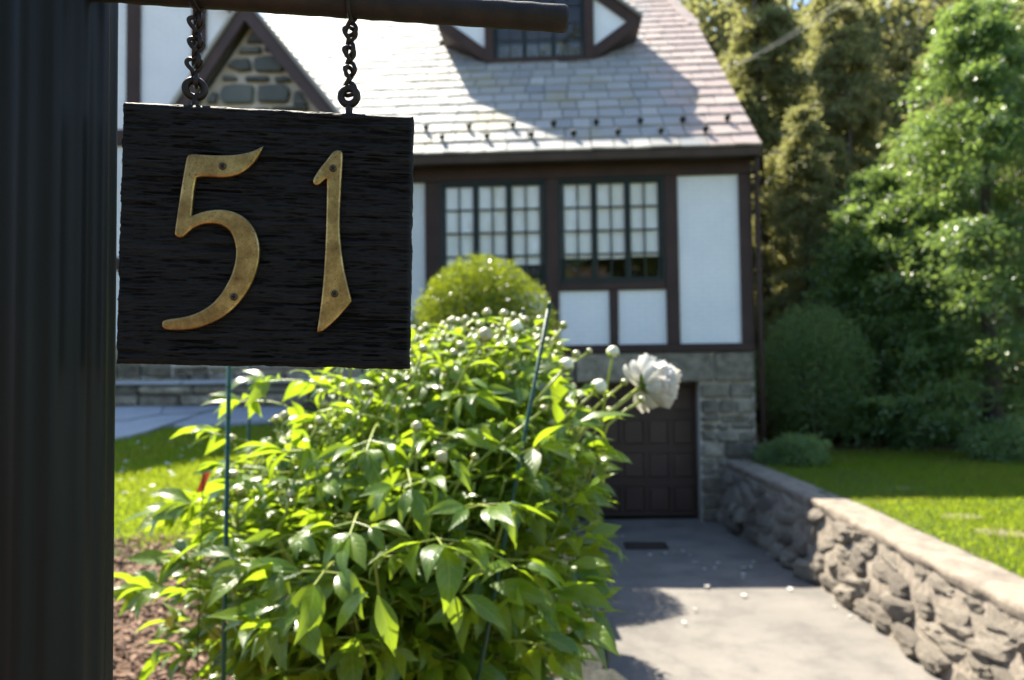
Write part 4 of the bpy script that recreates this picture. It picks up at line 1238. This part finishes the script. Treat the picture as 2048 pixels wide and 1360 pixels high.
for i in range(NST):
    rho = math.sqrt((i + .5) / NST); th = i * 2.39996
    b = Vector((-.26 + .16 * rho * math.cos(th), 1.72 + .17 * rho * math.sin(th), .18))
    tipx = -.285 + .435 * rho * math.cos(th) + .01 + .05 * (1 - rho)
    tipy = 1.72 + .52 * rho * math.sin(th)
    tipz = .18 + .96 - .34 * rho ** 2 + random.uniform(-.06, .05) + .09 * math.cos(th) * rho
    tip = Vector((tipx, tipy, tipz))
    mid = (b + tip) / 2 + Vector((0, 0, .05)) - Vector((tip.x - b.x, tip.y - b.y, 0)) * .15
    pts = []
    for t in np.linspace(0, 1, 9):
        pts.append(b * (1 - t) ** 2 + mid * 2 * t * (1 - t) + tip * t * t)
    o = link('stem', pymesh('stem', *[[tuple(q - Vector(PB)) for q in tube(pts, [.0042 - .0018 * t for t in np.linspace(0, 1, 9)], 6)[0]], tube(pts, .004, 6)[1]]), MAT['stem'], peony, True)
    nl = 8
    for k in range(nl):
        t = .34 + .64 * k / (nl - 1)
        q = pts[min(7, int(t * 8))].lerp(pts[min(8, int(t * 8) + 1)], t * 8 - int(t * 8))
        a = k * 2.4 + i * 1.3
        o_out = Vector((tip.x - b.x, tip.y - b.y, 0)) * .9
        d = Vector((math.cos(a), math.sin(a), .35 - .2 * (1 - t))) + o_out
        compound(q, d, random.uniform(.78, 1.08) * (1.0 - .25 * max(0, t - .75) / .25), fine_stems)
    # flowering shoot above the foliage on the far and right side
    if tip.y > 1.5 and random.random() < .8 or random.random() < .25:
        lean = Vector((random.uniform(.15, .75), random.uniform(-.2, .3), 1)).normalized()
        e = tip + lean * random.uniform(.05, .15)
        bud_spots.append((tip, e, lean))
        if random.random() < .6:
            l2 = Vector((random.uniform(-.4, 1.0), random.uniform(-.4, .4), .8)).normalized()
            bud_spots.append((tip - (tip - pts[6]) * .5, tip + l2 * random.uniform(.05, .11), l2))
# shoots of the right-hand side seen singly in the photograph: (bud pixel, depth, foot pixel, depth, bud size, kind)
shoots = [((1225, 712), 1.50, (1204, 832), 1.55, .0135, 'w'), ((1128, 738), 1.42, (1010, 880), 1.45, .0150, 'w'), ((1192, 782), 1.45, (1060, 905), 1.5, .0165, 'o'),
          ((1246, 768), 1.55, (1150, 855), 1.55, .008, 'p'), ((1280, 803), 1.46, (1215, 850), 1.46, .008, 'p'), ((1176, 705), 1.6, (1090, 770), 1.6, .007, 'p'),
          ((966, 680), 1.35, (900, 800), 1.4, .0155, 'g'), ((1030, 665), 1.6, (990, 780), 1.6, .016, 'w'), ((1150, 713), 1.55, (1080, 800), 1.55, .009, 'p'), ((1084, 822), 1.35, (870, 1000), 1.35, .008, 'p'),
          ((1125, 655), 1.75, (1040, 770), 1.7, .010, 'p'), ((1010, 650), 1.9, (940, 760), 1.85, .012, 'p'), ((850, 660), 1.9, (800, 780), 1.85, .012, 'p'), ((905, 645), 1.95, (870, 760), 1.9, .011, 'p'), ((1075, 668), 1.9, (1000, 780), 1.85, .011, 'p')]
for k in range(46):
    x = random.uniform(826, 1130); y = 628 + 75 * random.random() + max(0, x - 1040) * .35; dp = random.uniform(1.55, 2.15)
    shoots.append(((x, y), dp, (x - random.uniform(20, 75), y + random.uniform(60, 120)), dp, random.uniform(.006, .011), random.choice('ggpp')))
def bud_geom(openness=0):
    prof = [(0, 0.0), (.12, .45), (.35, .85), (.6, .99), (.85, 1.0), (1.15, .90), (1.45, .68), (1.7, .38), (1.82, 0.0)]
    seg = 10; v, f = [], []
    for z_, r_ in prof:
        for k in range(seg):
            a = 6.2832 * k / seg; rr = r_ * (1 + .06 * math.sin(3 * a + z_ * 2))
            v.append((rr * math.cos(a), rr * math.sin(a), z_ - .2))
    for i in range(len(prof) - 1):
        for k in range(seg): f.append((i * seg + k, i * seg + (k + 1) % seg, (i + 1) * seg + (k + 1) % seg, (i + 1) * seg + k))
    return v, f
bud_me = pymesh('bud', *bud_geom()); bud_me.polygons.foreach_set('use_smooth', [True] * len(bud_me.polygons)); bud_me.materials.append(MAT['bud'])
budw_me = bud_me.copy(); budw_me.materials.clear(); budw_me.materials.append(MAT['bud_white'])
# green sepals of a bud: three small cupped leaves
sv, sf = [], []
for k in range(4):
    a0 = k * 1.57
    for u_ in range(4):
        for w_ in (-1, 0, 1):
            z_ = -.15 + u_ * .30; r_ = (.55, .92, 1.06, 1.12)[u_]; hw = (.5, .62, .42, .05)[u_]
            sv.append((math.cos(a0 + w_ * hw) * r_, math.sin(a0 + w_ * hw) * r_, z_))
    b0 = k * 12
    for u_ in range(3):
        for w_ in range(2): sf.append((b0 + u_ * 3 + w_, b0 + u_ * 3 + w_ + 1, b0 + u_ * 3 + w_ + 4, b0 + u_ * 3 + w_ + 3))
sep_me = pymesh('sepal', sv, sf); sep_me.materials.append(MAT['peony_leaf'])
def add_bud(p, d, r, kind):
    o = link('bud', budw_me if kind in 'wo' else bud_me, None, peony)
    z = Vector(d).normalized(); x = z.orthogonal().normalized(); y = z.cross(x)
    M = Matrix((x * r, y * r, z * r)).transposed().to_4x4(); M.translation = Vector(p) - Vector(PB)
    o.matrix_local = M
    link('sepal', sep_me, None, o)
for a, e, d in bud_spots:
    m_ = a.lerp(e, .5) + Vector((random.uniform(-.008, .008), 0, .0))
    v, f = tube([a, m_, e], [.0028, .0026, .0024], 6)
    link('stem', pymesh('stem', [tuple(q - Vector(PB)) for q in v], f), MAT['stem'], peony, True)
    add_bud(e, d, random.uniform(.007, .012), random.choice('gpp'))
    for k in range(2):
        q = a.lerp(e, .4 + .35 * k); an = random.uniform(0, 6.28)
        leaves.append((random.randrange(NV), frame(q, (math.cos(an), math.sin(an), .4), (0, 0, 1), random.uniform(.045, .08))))
for (bp_, bd, fp_, fd, r_, kd) in shoots:
    e, a = Vector(at(*bp_, bd)), Vector(at(*fp_, fd))
    d = (e - a).normalized()
    a2 = a - d * .05 - Vector((0, 0, .08))
    v, f = tube([a2, a, a.lerp(e, .55) + Vector((0, 0, .004)), e], [.0034, .0032, .0029, .0026], 7)
    link('stem', pymesh('stem', [tuple(q - Vector(PB)) for q in v], f), MAT['stem'], peony, True)
    add_bud(e, d + Vector((0, 0, .3)), r_, kd)
    if bp_[0] > 1170: continue
    for k in range(3):
        q = a.lerp(e, .25 + .3 * k); an = random.uniform(0, 6.28)
        leaves.append((random.randrange(NV), frame(q, (math.cos(an), math.sin(an), .2), (0, 0, 1), random.uniform(.05, .085))))
    compound(a, (random.uniform(-.6, .8), random.uniform(-1, .2), .2), .8, fine_stems)
# sprays of foliage that fill the outline where the photograph shows them: (pixel, depth)
for x, y, dp in ((300, 1170, 1.35), (370, 1010, 1.6), (420, 1000, 1.55), (450, 870, 1.7), (500, 800, 1.75), (560, 760, 1.7), (640, 760, 1.75), (1160, 890, 1.45), (1175, 920, 1.5), (1130, 1000, 1.4), (1140, 1080, 1.4), (1110, 1120, 1.3), (1120, 1230, 1.2), (1110, 1180, 1.25), (1080, 1290, 1.15),
                 (1080, 1200, 1.15), (640, 1150, 1.12), (520, 1120, 1.15), (700, 1060, 1.1), (880, 1080, 1.1), (960, 1010, 1.15), (1010, 1120, 1.15), (560, 1240, 1.1), (820, 960, 1.2), (740, 880, 1.3), (600, 900, 1.35), (500, 960, 1.4), (900, 870, 1.35), (1050, 900, 1.3), (1130, 850, 1.4), (940, 780, 1.5), (1060, 760, 1.55), (860, 740, 1.6)):
    p = Vector(at(x, y, dp)); dirv = Vector((p.x + .26, (p.y - 1.72) * .8, random.uniform(-.1, .25))).normalized()
    compound(p - dirv * .09, dirv, random.uniform(.9, 1.1), fine_stems)
# single large leaves near the camera: (base pixel, tip pixel, depth, tip depth)
for (x0, y0, x1, y1, d0, d1) in ((755, 1190, 788, 1312, 1.02, 1.0), (735, 1185, 662, 1270, 1.02, 1.02), (925, 1190, 1015, 1265, 1.05, 1.03), (880, 1180, 940, 1275, 1.05, 1.04), (560, 1210, 440, 1262, 1.1, 1.08), (600, 1230, 500, 1345, 1.08, 1.05),
                                 (300, 1180, 250, 1222, 1.32, 1.3), (400, 995, 432, 968, 1.5, 1.5), (395, 1010, 290, 985, 1.5, 1.48), (1180, 1220, 1235, 1295, 1.2, 1.18), (1075, 1270, 1180, 1335, 1.1, 1.08), (980, 1170, 1105, 1215, 1.12, 1.1), (900, 920, 945, 985, 1.2, 1.18), (320, 1290, 305, 1345, 1.2, 1.18)):
    a, e = Vector(at(x0, y0, d0)), Vector(at(x1, y1, d1))
    L = (e - a).length
    leaves.append((random.randrange(NV), frame(a, e - a + Vector((0, 0, .12 * L)), (random.uniform(-.25, .25), -.55, .8), L * 1.05)))
def screen_size(v, M):
    p = M @ Vector((0, .5, 0)); x, y, d = to_px(p)
    sz = M.col[1].length / max(.2, d)
    if d < .3 or x < 235 or x > 1400 or y > 1370 or y < 600: return 0
    if x < 815 and y < 745: return 0
    return sz
leaves.sort(key=lambda q: -screen_size(*q))
vs, fs, off = [], [], 0
for i, (k, M) in enumerate(leaves):
    if i < 300:
        o = link('leaf', LF_ME[k], None, peony)
        M2 = M.copy(); M2.translation = M.translation - Vector(PB); o.matrix_local = M2
    else:
        A = np.array(M); gv, gf = LF[k]
        vs.append(gv @ A[:3, :3].T + A[:3, 3] - PB); fs.append(gf + off); off += len(gv)
o = link('foliage', npmesh('foliage', np.concatenate(vs), np.concatenate(fs)), MAT['peony_leaf'], peony, smooth=True); o['kind'] = 'stuff'
set_uv(o.data, np.tile(LEAF_UV, (len(vs), 1)))
mb = MB()
for pts, r_ in fine_stems:
    v, f = tube(pts, r_, 5, cap=False); mb.add([q - Vector(PB) for q in v], f)
o = mb.build('leaf_stalks', MAT['stem'], peony, True); o['kind'] = 'stuff'
# yellow leaves at the foot
for (x0, y0, x1, y1, dp) in ((405, 1240, 402, 1345, 1.45), (430, 1250, 436, 1350, 1.4), (520, 1330, 560, 1360, 1.35), (352, 1228, 318, 1270, 1.5)):
    a, e = Vector(at(x0, y0, dp)), Vector(at(x1, y1, dp)); L = (e - a).length
    me = LF_ME[2].copy(); me.materials.clear(); me.materials.append(MAT['yellow_leaf'])
    o = link('yellowed_leaf', me, None, peony); M = frame(a, e - a, (0, -1, .3), L); M.translation -= Vector(PB); o.matrix_local = M
    o['label'] = 'yellowed drooping leaf'
# the open bloom
fc = Vector(at(1286, 770, 1.55)); fax = Vector((.80, .30, .22)).normalized()
foot = Vector(at(1168, 858, 1.52))
v, f = tube([foot - (fc - foot).normalized() * .08 - Vector((0, 0, .05)), foot, foot.lerp(fc, .5) + Vector((0, 0, -.003)), fc], [.0045, .0043, .0042, .0046], 8)
link('stem', pymesh('stem', [tuple(q - Vector(PB)) for q in v], f), MAT['stem'], peony, True)
flower = empty('flower', parent=peony); flower.location = fc - Vector(PB)
ptl = []
for i in range(5):
    g = random.Random(40 + i); nu, nv_ = 7, 6; v = []
    for a in range(nu):
        for b in range(nv_):
            u_ = a / (nu - 1); w_ = b / (nv_ - 1) * 2 - 1
            hw = (.08 + .75 * math.sin(min(1, u_ * 1.05) * 1.9) * .33) * (1 - .25 * max(0, u_ - .8) * 5 * abs(w_))
            z_ = .42 * u_ * u_ - .08 + .14 * w_ * w_ * u_ + math.sin(w_ * 6 + i + u_ * 3) * .055 * u_ * u_
            v.append((w_ * hw, u_ + (-.10 * abs(w_) ** 2 + .05 * math.sin(w_ * 9 + i * 2)) * (u_ > .9), z_))
    me = npmesh('petal', v, grid_faces(nu, nv_)); me.polygons.foreach_set('use_smooth', [True] * len(me.polygons)); me.materials.append(MAT['petal']); ptl.append(me)
fx = fax.orthogonal().normalized(); fy = fax.cross(fx)
NP = 72
random.seed(5)
for i in range(NP):
    t = i / (NP - 1)
    pol = R(6 + 100 * t ** .75 + random.uniform(-20, 20)); azi = i * 2.39996 + random.uniform(-.2, .2)
    d = fax * math.cos(pol) + (fx * math.cos(azi) + fy * math.sin(azi)) * math.sin(pol)
    L = (.062 - .012 * t) * random.uniform(.85, 1.12) if t < .82 else .064 * random.uniform(.85, 1.05)
    M = frame(fax * (.004 + .012 * (1 - t)), d, fax * .8 - d * .2 + Vector((random.gauss(0, .25), random.gauss(0, .25), random.gauss(0, .25))), L); 
    o = link('petal', random.choice(ptl), None, flower); o.matrix_local = M
for k in range(5):
    a = k * 1.2566; d = (fx * math.cos(a) + fy * math.sin(a)) + fax * .35
    o = link('sepal', LF_ME[k], None, flower); o.matrix_local = frame(-fax * .006, d, -fax, .026 + .012 * (k % 2))
o = link('receptacle', bud_me.copy(), None, flower); o.data.materials.clear(); o.data.materials.append(MAT['peony_leaf'])
M = frame((0, 0, 0), fx, fax, .0095); o.matrix_local = Matrix.Translation(-fax * .006) @ M

# ------------------------------------------------------------------ green plant stakes
for (x0, y0, d0, x1, y1, d1, label) in ((459, 700, 1.20, 446, 1400, 1.20, 'thin green stake standing upright at the left side of the peony'),
                                        (501, 690, 1.95, 497, 900, 1.95, 'short green stake showing just below the sign, behind the peony'),
                                        (1098, 614, 1.32, 1000, 1130, 1.32, 'leaning green stake in front of the peony buds at right'),
                                        (1046, 624, 1.85, 1010, 790, 1.85, 'leaning green stake farther back among the peony buds')):
    p, q = Vector(at(x0, y0, d0)), Vector(at(x1, y1, d1))
    d = (q - p).normalized(); g = p + d * ((p.z - .1) / -d.z)
    st = empty('plant_stake', tuple(g))
    v, f = tube([p - g, (p - g) * .5, Vector((0, 0, 0))], .0038, 10)
    link('shaft', pymesh('shaft', v, f), MAT['stake'], st, True)
    v, f = tube([p - g + d * .002, p - g - d * .006, p - g - d * .010], [.0046, .0046, .0022], 10)
    link('end_cap', pymesh('end_cap', v, f), MAT['stake'], st, True)
    for k in range(12):
        c_ = (p - g) * (.45 + .045 * k)
        v, f = tube([c_ - d * .0012, c_ + d * .0012], .0043, 10); link('rib', pymesh('rib', v, f), MAT['stake'], st)
    tag(st, label, 'stake', 'green plant stakes')

# ------------------------------------------------------------------ lamp post with sign arm
post_r = .0385
pe = at(226, 680, .43)
px0, py0 = pe[0] - post_r - .0068, pe[1] + .006
post = empty('lamp_post', (px0, py0, gz(px0, py0)))
v, f = [], []
seg = 16; sub = 12; tot = seg * sub
zs = [0, .04, .045, 1.80, 1.83]
pr = []
for k in range(tot):
    u_ = (k % sub) / sub
    if u_ < .60:                      # shallow hollow flute
        q = (u_ / .60) * 2 - 1; pr.append(post_r - .0011 * (1 - q * q))
    else:
        q = ((u_ - .60) / .40) * 2 - 1; pr.append(post_r + .0004 * (1 - q ** 4))
for z_ in zs:
    for k in range(tot):
        a = 2 * math.pi * k / tot
        rr = pr[k] if .05 > abs(z_ - .9) - .87 else post_r
        v.append((pr[k] * math.cos(a), pr[k] * math.sin(a), z_))
for i in range(len(zs) - 1):
    for k in range(tot):
        f.append((i * tot + k, i * tot + (k + 1) % tot, (i + 1) * tot + (k + 1) % tot, (i + 1) * tot + k))
f.append(tuple(range((len(zs) - 1) * tot, len(zs) * tot)))
link('shaft', pymesh('shaft', v, f), MAT['post'], post, True)
mb = MB()
mb.add(*tube([(0, 0, 0), (0, 0, .05), (0, 0, .09), (0, 0, .12)], [.065, .062, .050, .042], 32)); mb.build('base', MAT['post'], post, True)
mb = MB()
mb.add(*tube([(0, 0, 1.83), (0, 0, 1.84), (0, 0, 1.87), (0, 0, 1.90)], [.046, .050, .048, .020], 32)); mb.build('cap', MAT['post'], post, True)
ra = Vector(at(300, -20, .432)); rb = Vector(at(1133, 38, .462))
d = (rb - ra).normalized(); ra2 = ra - d * ((ra.x - px0) / d.x)
pts = [ra2.lerp(rb, t) for t in np.linspace(0, .965, 60)] + [rb - d * .002, rb]
rad = [.0083 + .00018 * math.sin(i * 1.7) + random.uniform(-.0001, .0001) for i in range(60)] + [.0084, .0076]
v, f = tube(pts, rad, 20)
base_v = Vector(post.location)
link('sign_arm', pymesh('sign_arm', [tuple(q - base_v) for q in v], f), MAT['iron'], post, True)
tag(post, 'dark fluted lamp post with round iron sign arm at the left edge', 'lamp post')

# ------------------------------------------------------------------ hanging sign
PH = R(5.8)
bu = np.array([math.cos(PH), math.sin(PH), 0]); bn = np.array([-math.sin(PH), math.cos(PH), 0])   # along the board, and into it
bc = at(527, 468, .42)
def bpx(x, y, off=0.0):        # pixel -> board axes (u, w, v): along, into, up
    p = on_plane(x, y, bc + bn * off, bn) - bc
    return float(p @ bu), off, float(p[2])
sign = empty('hanging_sign', tuple(bc), PH)
tag(sign, 'black weathered wooden sign board with brass house number 51 hanging on chains', 'sign')
tl, tr_, br_, bl = [bpx(*q) for q in ((244, 202), (826, 232), (818, 738), (231, 726))]
nx, ny = 250, 400
uu = np.linspace(0, 1, nx)[:, None]; vv_ = np.linspace(0, 1, ny)[None, :]
P00, P10, P11, P01 = [np.array((q[0], q[2])) for q in (bl, br_, tr_, tl)]
XY = ((1 - uu) * (1 - vv_))[..., None] * P00 + (uu * (1 - vv_))[..., None] * P10 + (uu * vv_)[..., None] * P11 + ((1 - uu) * vv_)[..., None] * P01
h = field(nx, ny, 60, 4.0, 1) * .35 + field(nx, ny, 22, 2.6, 2) * .6 + field(nx, ny, 90, 12, 3) * .3 + field(nx, ny, 9, 1.8, 4) * .5 + field(nx, ny, 3.5, 1.6, 5) * .3
h = h + field(nx, ny, 40, 22, 31) * .35
cr = field(nx, ny, 24, 2.4, 41) + field(nx, ny, 80, 30, 42) * .4 + field(nx, ny, 5, 3, 43) * .12
h = np.where(cr < -.66, h - (-.66 - cr) * 6, h)
h = np.where(h < -.45, h * 1.6, h)
h = np.maximum(h, -2.6)
depth = -h * .00065
ex = np.minimum(np.minimum(uu, 1 - uu) * .168, np.minimum(vv_, 1 - vv_) * .148) + 0 * XY[..., 0]
depth = depth * np.clip(ex / .003, .25, 1) + np.where(ex < .0022, (1 - ex / .0022) ** 2 * .0016, 0)
jag = field(nx, ny, 2.5, 2.5, 8) * .00022 + field(nx, ny, 14, 14, 12) * .0004
XY = XY + np.where((ex < .0006), 1, 0)[..., None] * jag[..., None]
# rounded upper left corner
cu, cv = .014, .016
for i in range(nx):
    for j in range(ny - 80, ny):
        a, b = uu[i, 0], 1 - vv_[0, j]
        if a < cu * 2 and b < cv * 2:
            da, db = max(0, cu - a) / cu, max(0, cv - b) / cv
            if da * da + db * db > 1:
                k = 1 / math.sqrt(da * da + db * db)
                XY[i, j] = P01 + (XY[i, j] - P01) + np.array([(da - da * k) * cu * .165, -(db - db * k) * cv * .148])
front = np.stack([XY[..., 0], depth, XY[..., 1]], -1)
TK = .019
back = np.stack([XY[..., 0], 0 * depth + TK, XY[..., 1]], -1)
v = front.reshape(-1, 3).tolist()
q = grid_faces(nx, ny)
faces = q.tolist()
rim = [(i, 0) for i in range(nx)] + [(nx - 1, j) for j in range(1, ny)] + [(i, ny - 1) for i in range(nx - 2, -1, -1)] + [(0, j) for j in range(ny - 2, 0, -1)]
b0 = len(v)
rings = 5
for r_ in range(1, rings + 1):
    for (i, j) in rim:
        p = front[i, j]; t = r_ / rings
        e = random.uniform(-1, 1) * .0002 if r_ < rings else 0
        v.append((p[0] + e, p[1] + (TK - p[1]) * t, p[2] + e))
m_ = len(rim)
for k in range(m_):
    k2 = (k + 1) % m_
    a, b = rim[k][0] * ny + rim[k][1], rim[k2][0] * ny + rim[k2][1]
    prev = (a, b)
    for r_ in range(rings):
        c1, c2 = b0 + r_ * m_ + k, b0 + r_ * m_ + k2
        faces.append((prev[0], c1, c2, prev[1])); prev = (c1, c2)
faces.append(tuple(b0 + (rings - 1) * m_ + k for k in range(m_)))
me = bpy.data.meshes.new('board'); me.from_pydata(v, [], faces); me.update()
bm = bmesh.new(); bm.from_mesh(me); bmesh.ops.recalc_face_normals(bm, faces=bm.faces[:]); bm.to_mesh(me); bm.free()
shade_v = np.full(len(me.vertices), .3, np.float32); shade_v[:nx * ny] = np.clip(.50 + h.ravel() * .48, 0, 1)  # groove shading put into the colour, following the carved height
ca = me.color_attributes.new('groove_shade', 'FLOAT_COLOR', 'POINT'); ca.data.foreach_set('color', np.stack([shade_v, shade_v, shade_v, np.ones_like(shade_v)], -1).ravel())
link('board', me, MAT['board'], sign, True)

def digit(name, outline, screws):
    pts = [bpx(200 + x / 2.566, 250 + y / 2.566, -.0008) for x, y in outline]
    cu_ = bpy.data.curves.new(name, 'CURVE'); cu_.dimensions = '2D'; cu_.fill_mode = 'BOTH'
    sp_ = cu_.splines.new('POLY'); sp_.points.add(len(pts) - 1); sp_.use_cyclic_u = True
    for p_, q_ in zip(sp_.points, pts): p_.co = (q_[0], q_[2], 0, 1)
    cu_.extrude = .0003; cu_.bevel_depth = .0015; cu_.bevel_resolution = 4; cu_.offset = -.0011
    tmp = bpy.data.objects.new('tmp', cu_); COL.objects.link(tmp)
    dg = bpy.context.evaluated_depsgraph_get(); dg.update()
    me = bpy.data.meshes.new_from_object(tmp.evaluated_get(dg)); me.name = name
    bpy.data.objects.remove(tmp)
    for q_ in me.vertices: q_.co = Vector((q_.co.x, -q_.co.z - .0014, q_.co.y))
    me.flip_normals()
    me.materials.clear()
    o = link(name, me, MAT['brass'], sign)
    for x, y in screws:
        c_ = bpx(200 + x / 2.566, 250 + y / 2.566, -.004)
        mb = MB(); r_ = .0021
        mb.add(*tube([(0, .0012, 0), (0, -.00005, 0), (0, -.0006, 0), (0, -.0008, 0)], [r_, r_, r_ * .82, r_ * .35], 20))
        mb2 = MB(); a = random.uniform(0, 1.5)
        for k in range(2):
            M = Matrix.Rotation(a + k * math.pi / 2, 4, 'Y')
            mb2.add(*cbox(-.00125, .00125, -.00098, -.0004, -.00028, .00028), M)
        s_ = mb.build('screw', MAT['screw'], o, True); s_.location = (c_[0], -.0032, c_[2])
        # countersink ring
        ring = [(math.cos(t) * r_ * 1.22, .0001, math.sin(t) * r_ * 1.22) for t in np.linspace(0, 6.2832, 25)[:-1]]
        v, f = tube(ring, .00028, 6, closed=True); rg_ = link('screw_rim', pymesh('screw_rim', v, f), MAT['brass'], o, True); rg_.location = s_.location
        sl_ = mb2.build('screw_slot', MAT['interior_black'], o); sl_.location = s_.location
    return o
MAT['interior_black'] = simple('slot_black', (.004, .003, .002), (.006, .005, .003), 50, .9, 0)  # near-black fill of the crossed screw slots
def smooth_closed(pts, corners, it=2):
    """Chaikin smoothing that keeps the listed corner points"""
    P = [(p, i in corners) for i, p in enumerate(pts)]
    for _ in range(it):
        Q = []
        n = len(P)
        for i in range(n):
            p, k = P[i]
            if k: Q.append((p, True)); continue
            a, b = P[i - 1][0], P[(i + 1) % n][0]
            Q.append((((a[0] + 3 * p[0]) / 4, (a[1] + 3 * p[1]) / 4), False)); Q.append((((b[0] + 3 * p[0]) / 4, (b[1] + 3 * p[1]) / 4), False))
        P = Q
    return [p for p, _ in P]
five = [(835, 118), (790, 140), (740, 152), (690, 160), (600, 162), (530, 158), (475, 154), (452, 162), (440, 230), (420, 350), (405, 450), (392, 540), (390, 568), (412, 581), (435, 572), (470, 535), (520, 512), (570, 503), (630, 512), (675, 545), (698, 600), (705, 650), (700, 705), (685, 760), (660, 815), (620, 880), (570, 930), (500, 970), (430, 990), (340, 1000), (325, 1012), (326, 1040), (345, 1050), (420, 1052), (500, 1042), (580, 1015), (650, 975), (720, 910), (780, 820), (812, 730), (822, 650), (815, 590), (795, 535), (755, 485), (700, 452), (640, 438), (580, 440), (520, 452), (470, 474), (474, 455), (478, 400), (485, 330), (497, 270), (540, 265), (600, 270), (660, 270), (720, 255), (775, 215), (815, 165)]
one = [(1200, 140), (1222, 134), (1242, 140), (1246, 155), (1240, 260), (1232, 400), (1228, 520), (1235, 620), (1250, 730), (1270, 820), (1291, 905), (1255, 950), (1200, 1010), (1135, 1063), (1118, 1060), (1125, 1010), (1140, 900), (1152, 780), (1160, 640), (1165, 500), (1167, 380), (1170, 272), (1150, 285), (1130, 305), (1110, 312), (1098, 302), (1097, 280), (1130, 230), (1170, 180)]
digit('number_five', smooth_closed(five, {0, 48, 52}), [(627, 210), (685, 882)])
digit('number_one', smooth_closed(one, {10, 14, 21}), [(1195, 222), (1203, 866)])

# eye bolts on the sign, chains up to the arm
def ring_pts(R_, n=26, plane='xz'):
    return [(math.cos(t) * R_, 0, math.sin(t) * R_) for t in np.linspace(0, 2 * math.pi, n + 1)[:-1]]
eyes = []
for (x, y, r_px, a) in ((390, 178, 17.5, .25), (698, 193, 16.5, -.15)):
    c_ = bpx(x, y, TK * .5)
    Rr = r_px / F * .43
    mb = MB()
    v, f = tube(ring_pts(Rr), .0022, 10, closed=True); mb.add(v, f, Matrix.Rotation(a, 4, 'Z'))
    mb.add(*tube([(0, 0, -Rr + .0004), (0, 0, -Rr - .0025), (0, 0, -Rr - .013)], [.0021, .0021, .0019], 10))
    o = mb.build('eye_bolt', MAT['chain'], sign, True); o.location = c_
    eyes.append((Vector(bc) + Matrix.Rotation(PH, 3, 'Z') @ Vector(c_), Rr))
def link_geom(L, w, r):
    pts = []
    for t in np.linspace(0, 2 * math.pi, 41)[:-1]:
        z_ = L * .5 * math.cos(t); lat = w * math.sin(2 * t)
        off = .9 * r * math.sin(t)
        k = abs(math.cos(t))
        pts.append((lat, off, z_) if z_ >= 0 else (off, lat, z_))
    return tube(pts, r, 8, closed=True)
for idx, (ec, Rr) in enumerate(eyes):
    xpx = (390, 697)[idx]
    arm = ra2.lerp(rb, 0.0)
    # point of the arm axis straight above the eye bolt
    t = (ec.x - ra2.x) / (rb.x - ra2.x); top = ra2.lerp(rb, t)
    z0 = ec.z + Rr - .0016; z1 = top.z - .0083
    ch = empty('chain', (ec.x, ec.y, z0))
    nl = 4
    pitch_l = (z1 + .003 - z0) / nl
    L = pitch_l + .0042
    lm = pymesh('link', *link_geom(L, .0040, .0013)); lm.polygons.foreach_set('use_smooth', [True] * len(lm.polygons)); lm.materials.append(MAT['chain'])
    for k in range(nl):
        o = link('link', lm, None, ch)
        tt = (k + .5) / nl
        o.location = ((top.x - ec.x) * tt + random.uniform(-.0005, .0005), (top.y - ec.y) * tt, pitch_l * (k + .5))
        o.rotation_euler = (random.uniform(-.08, .08), random.uniform(-.12, .12), .5 + .35 * idx + random.uniform(-.35, .35))
    # ring that goes round the arm
    v, f = tube([(0, math.cos(a) * .0098, math.sin(a) * .0098) for a in np.linspace(0, 2 * math.pi, 25)[:-1]], .0013, 8, closed=True)
    o = link('arm_ring', pymesh('arm_ring', v, f), MAT['chain'], ch, True)
    o.location = (top.x - ec.x, top.y - ec.y, top.z - z0)
    tag(ch, ['rusty black chain on the left holding up the number sign', 'rusty black chain on the right holding up the number sign'][idx], 'chain', 'chains of the hanging sign')
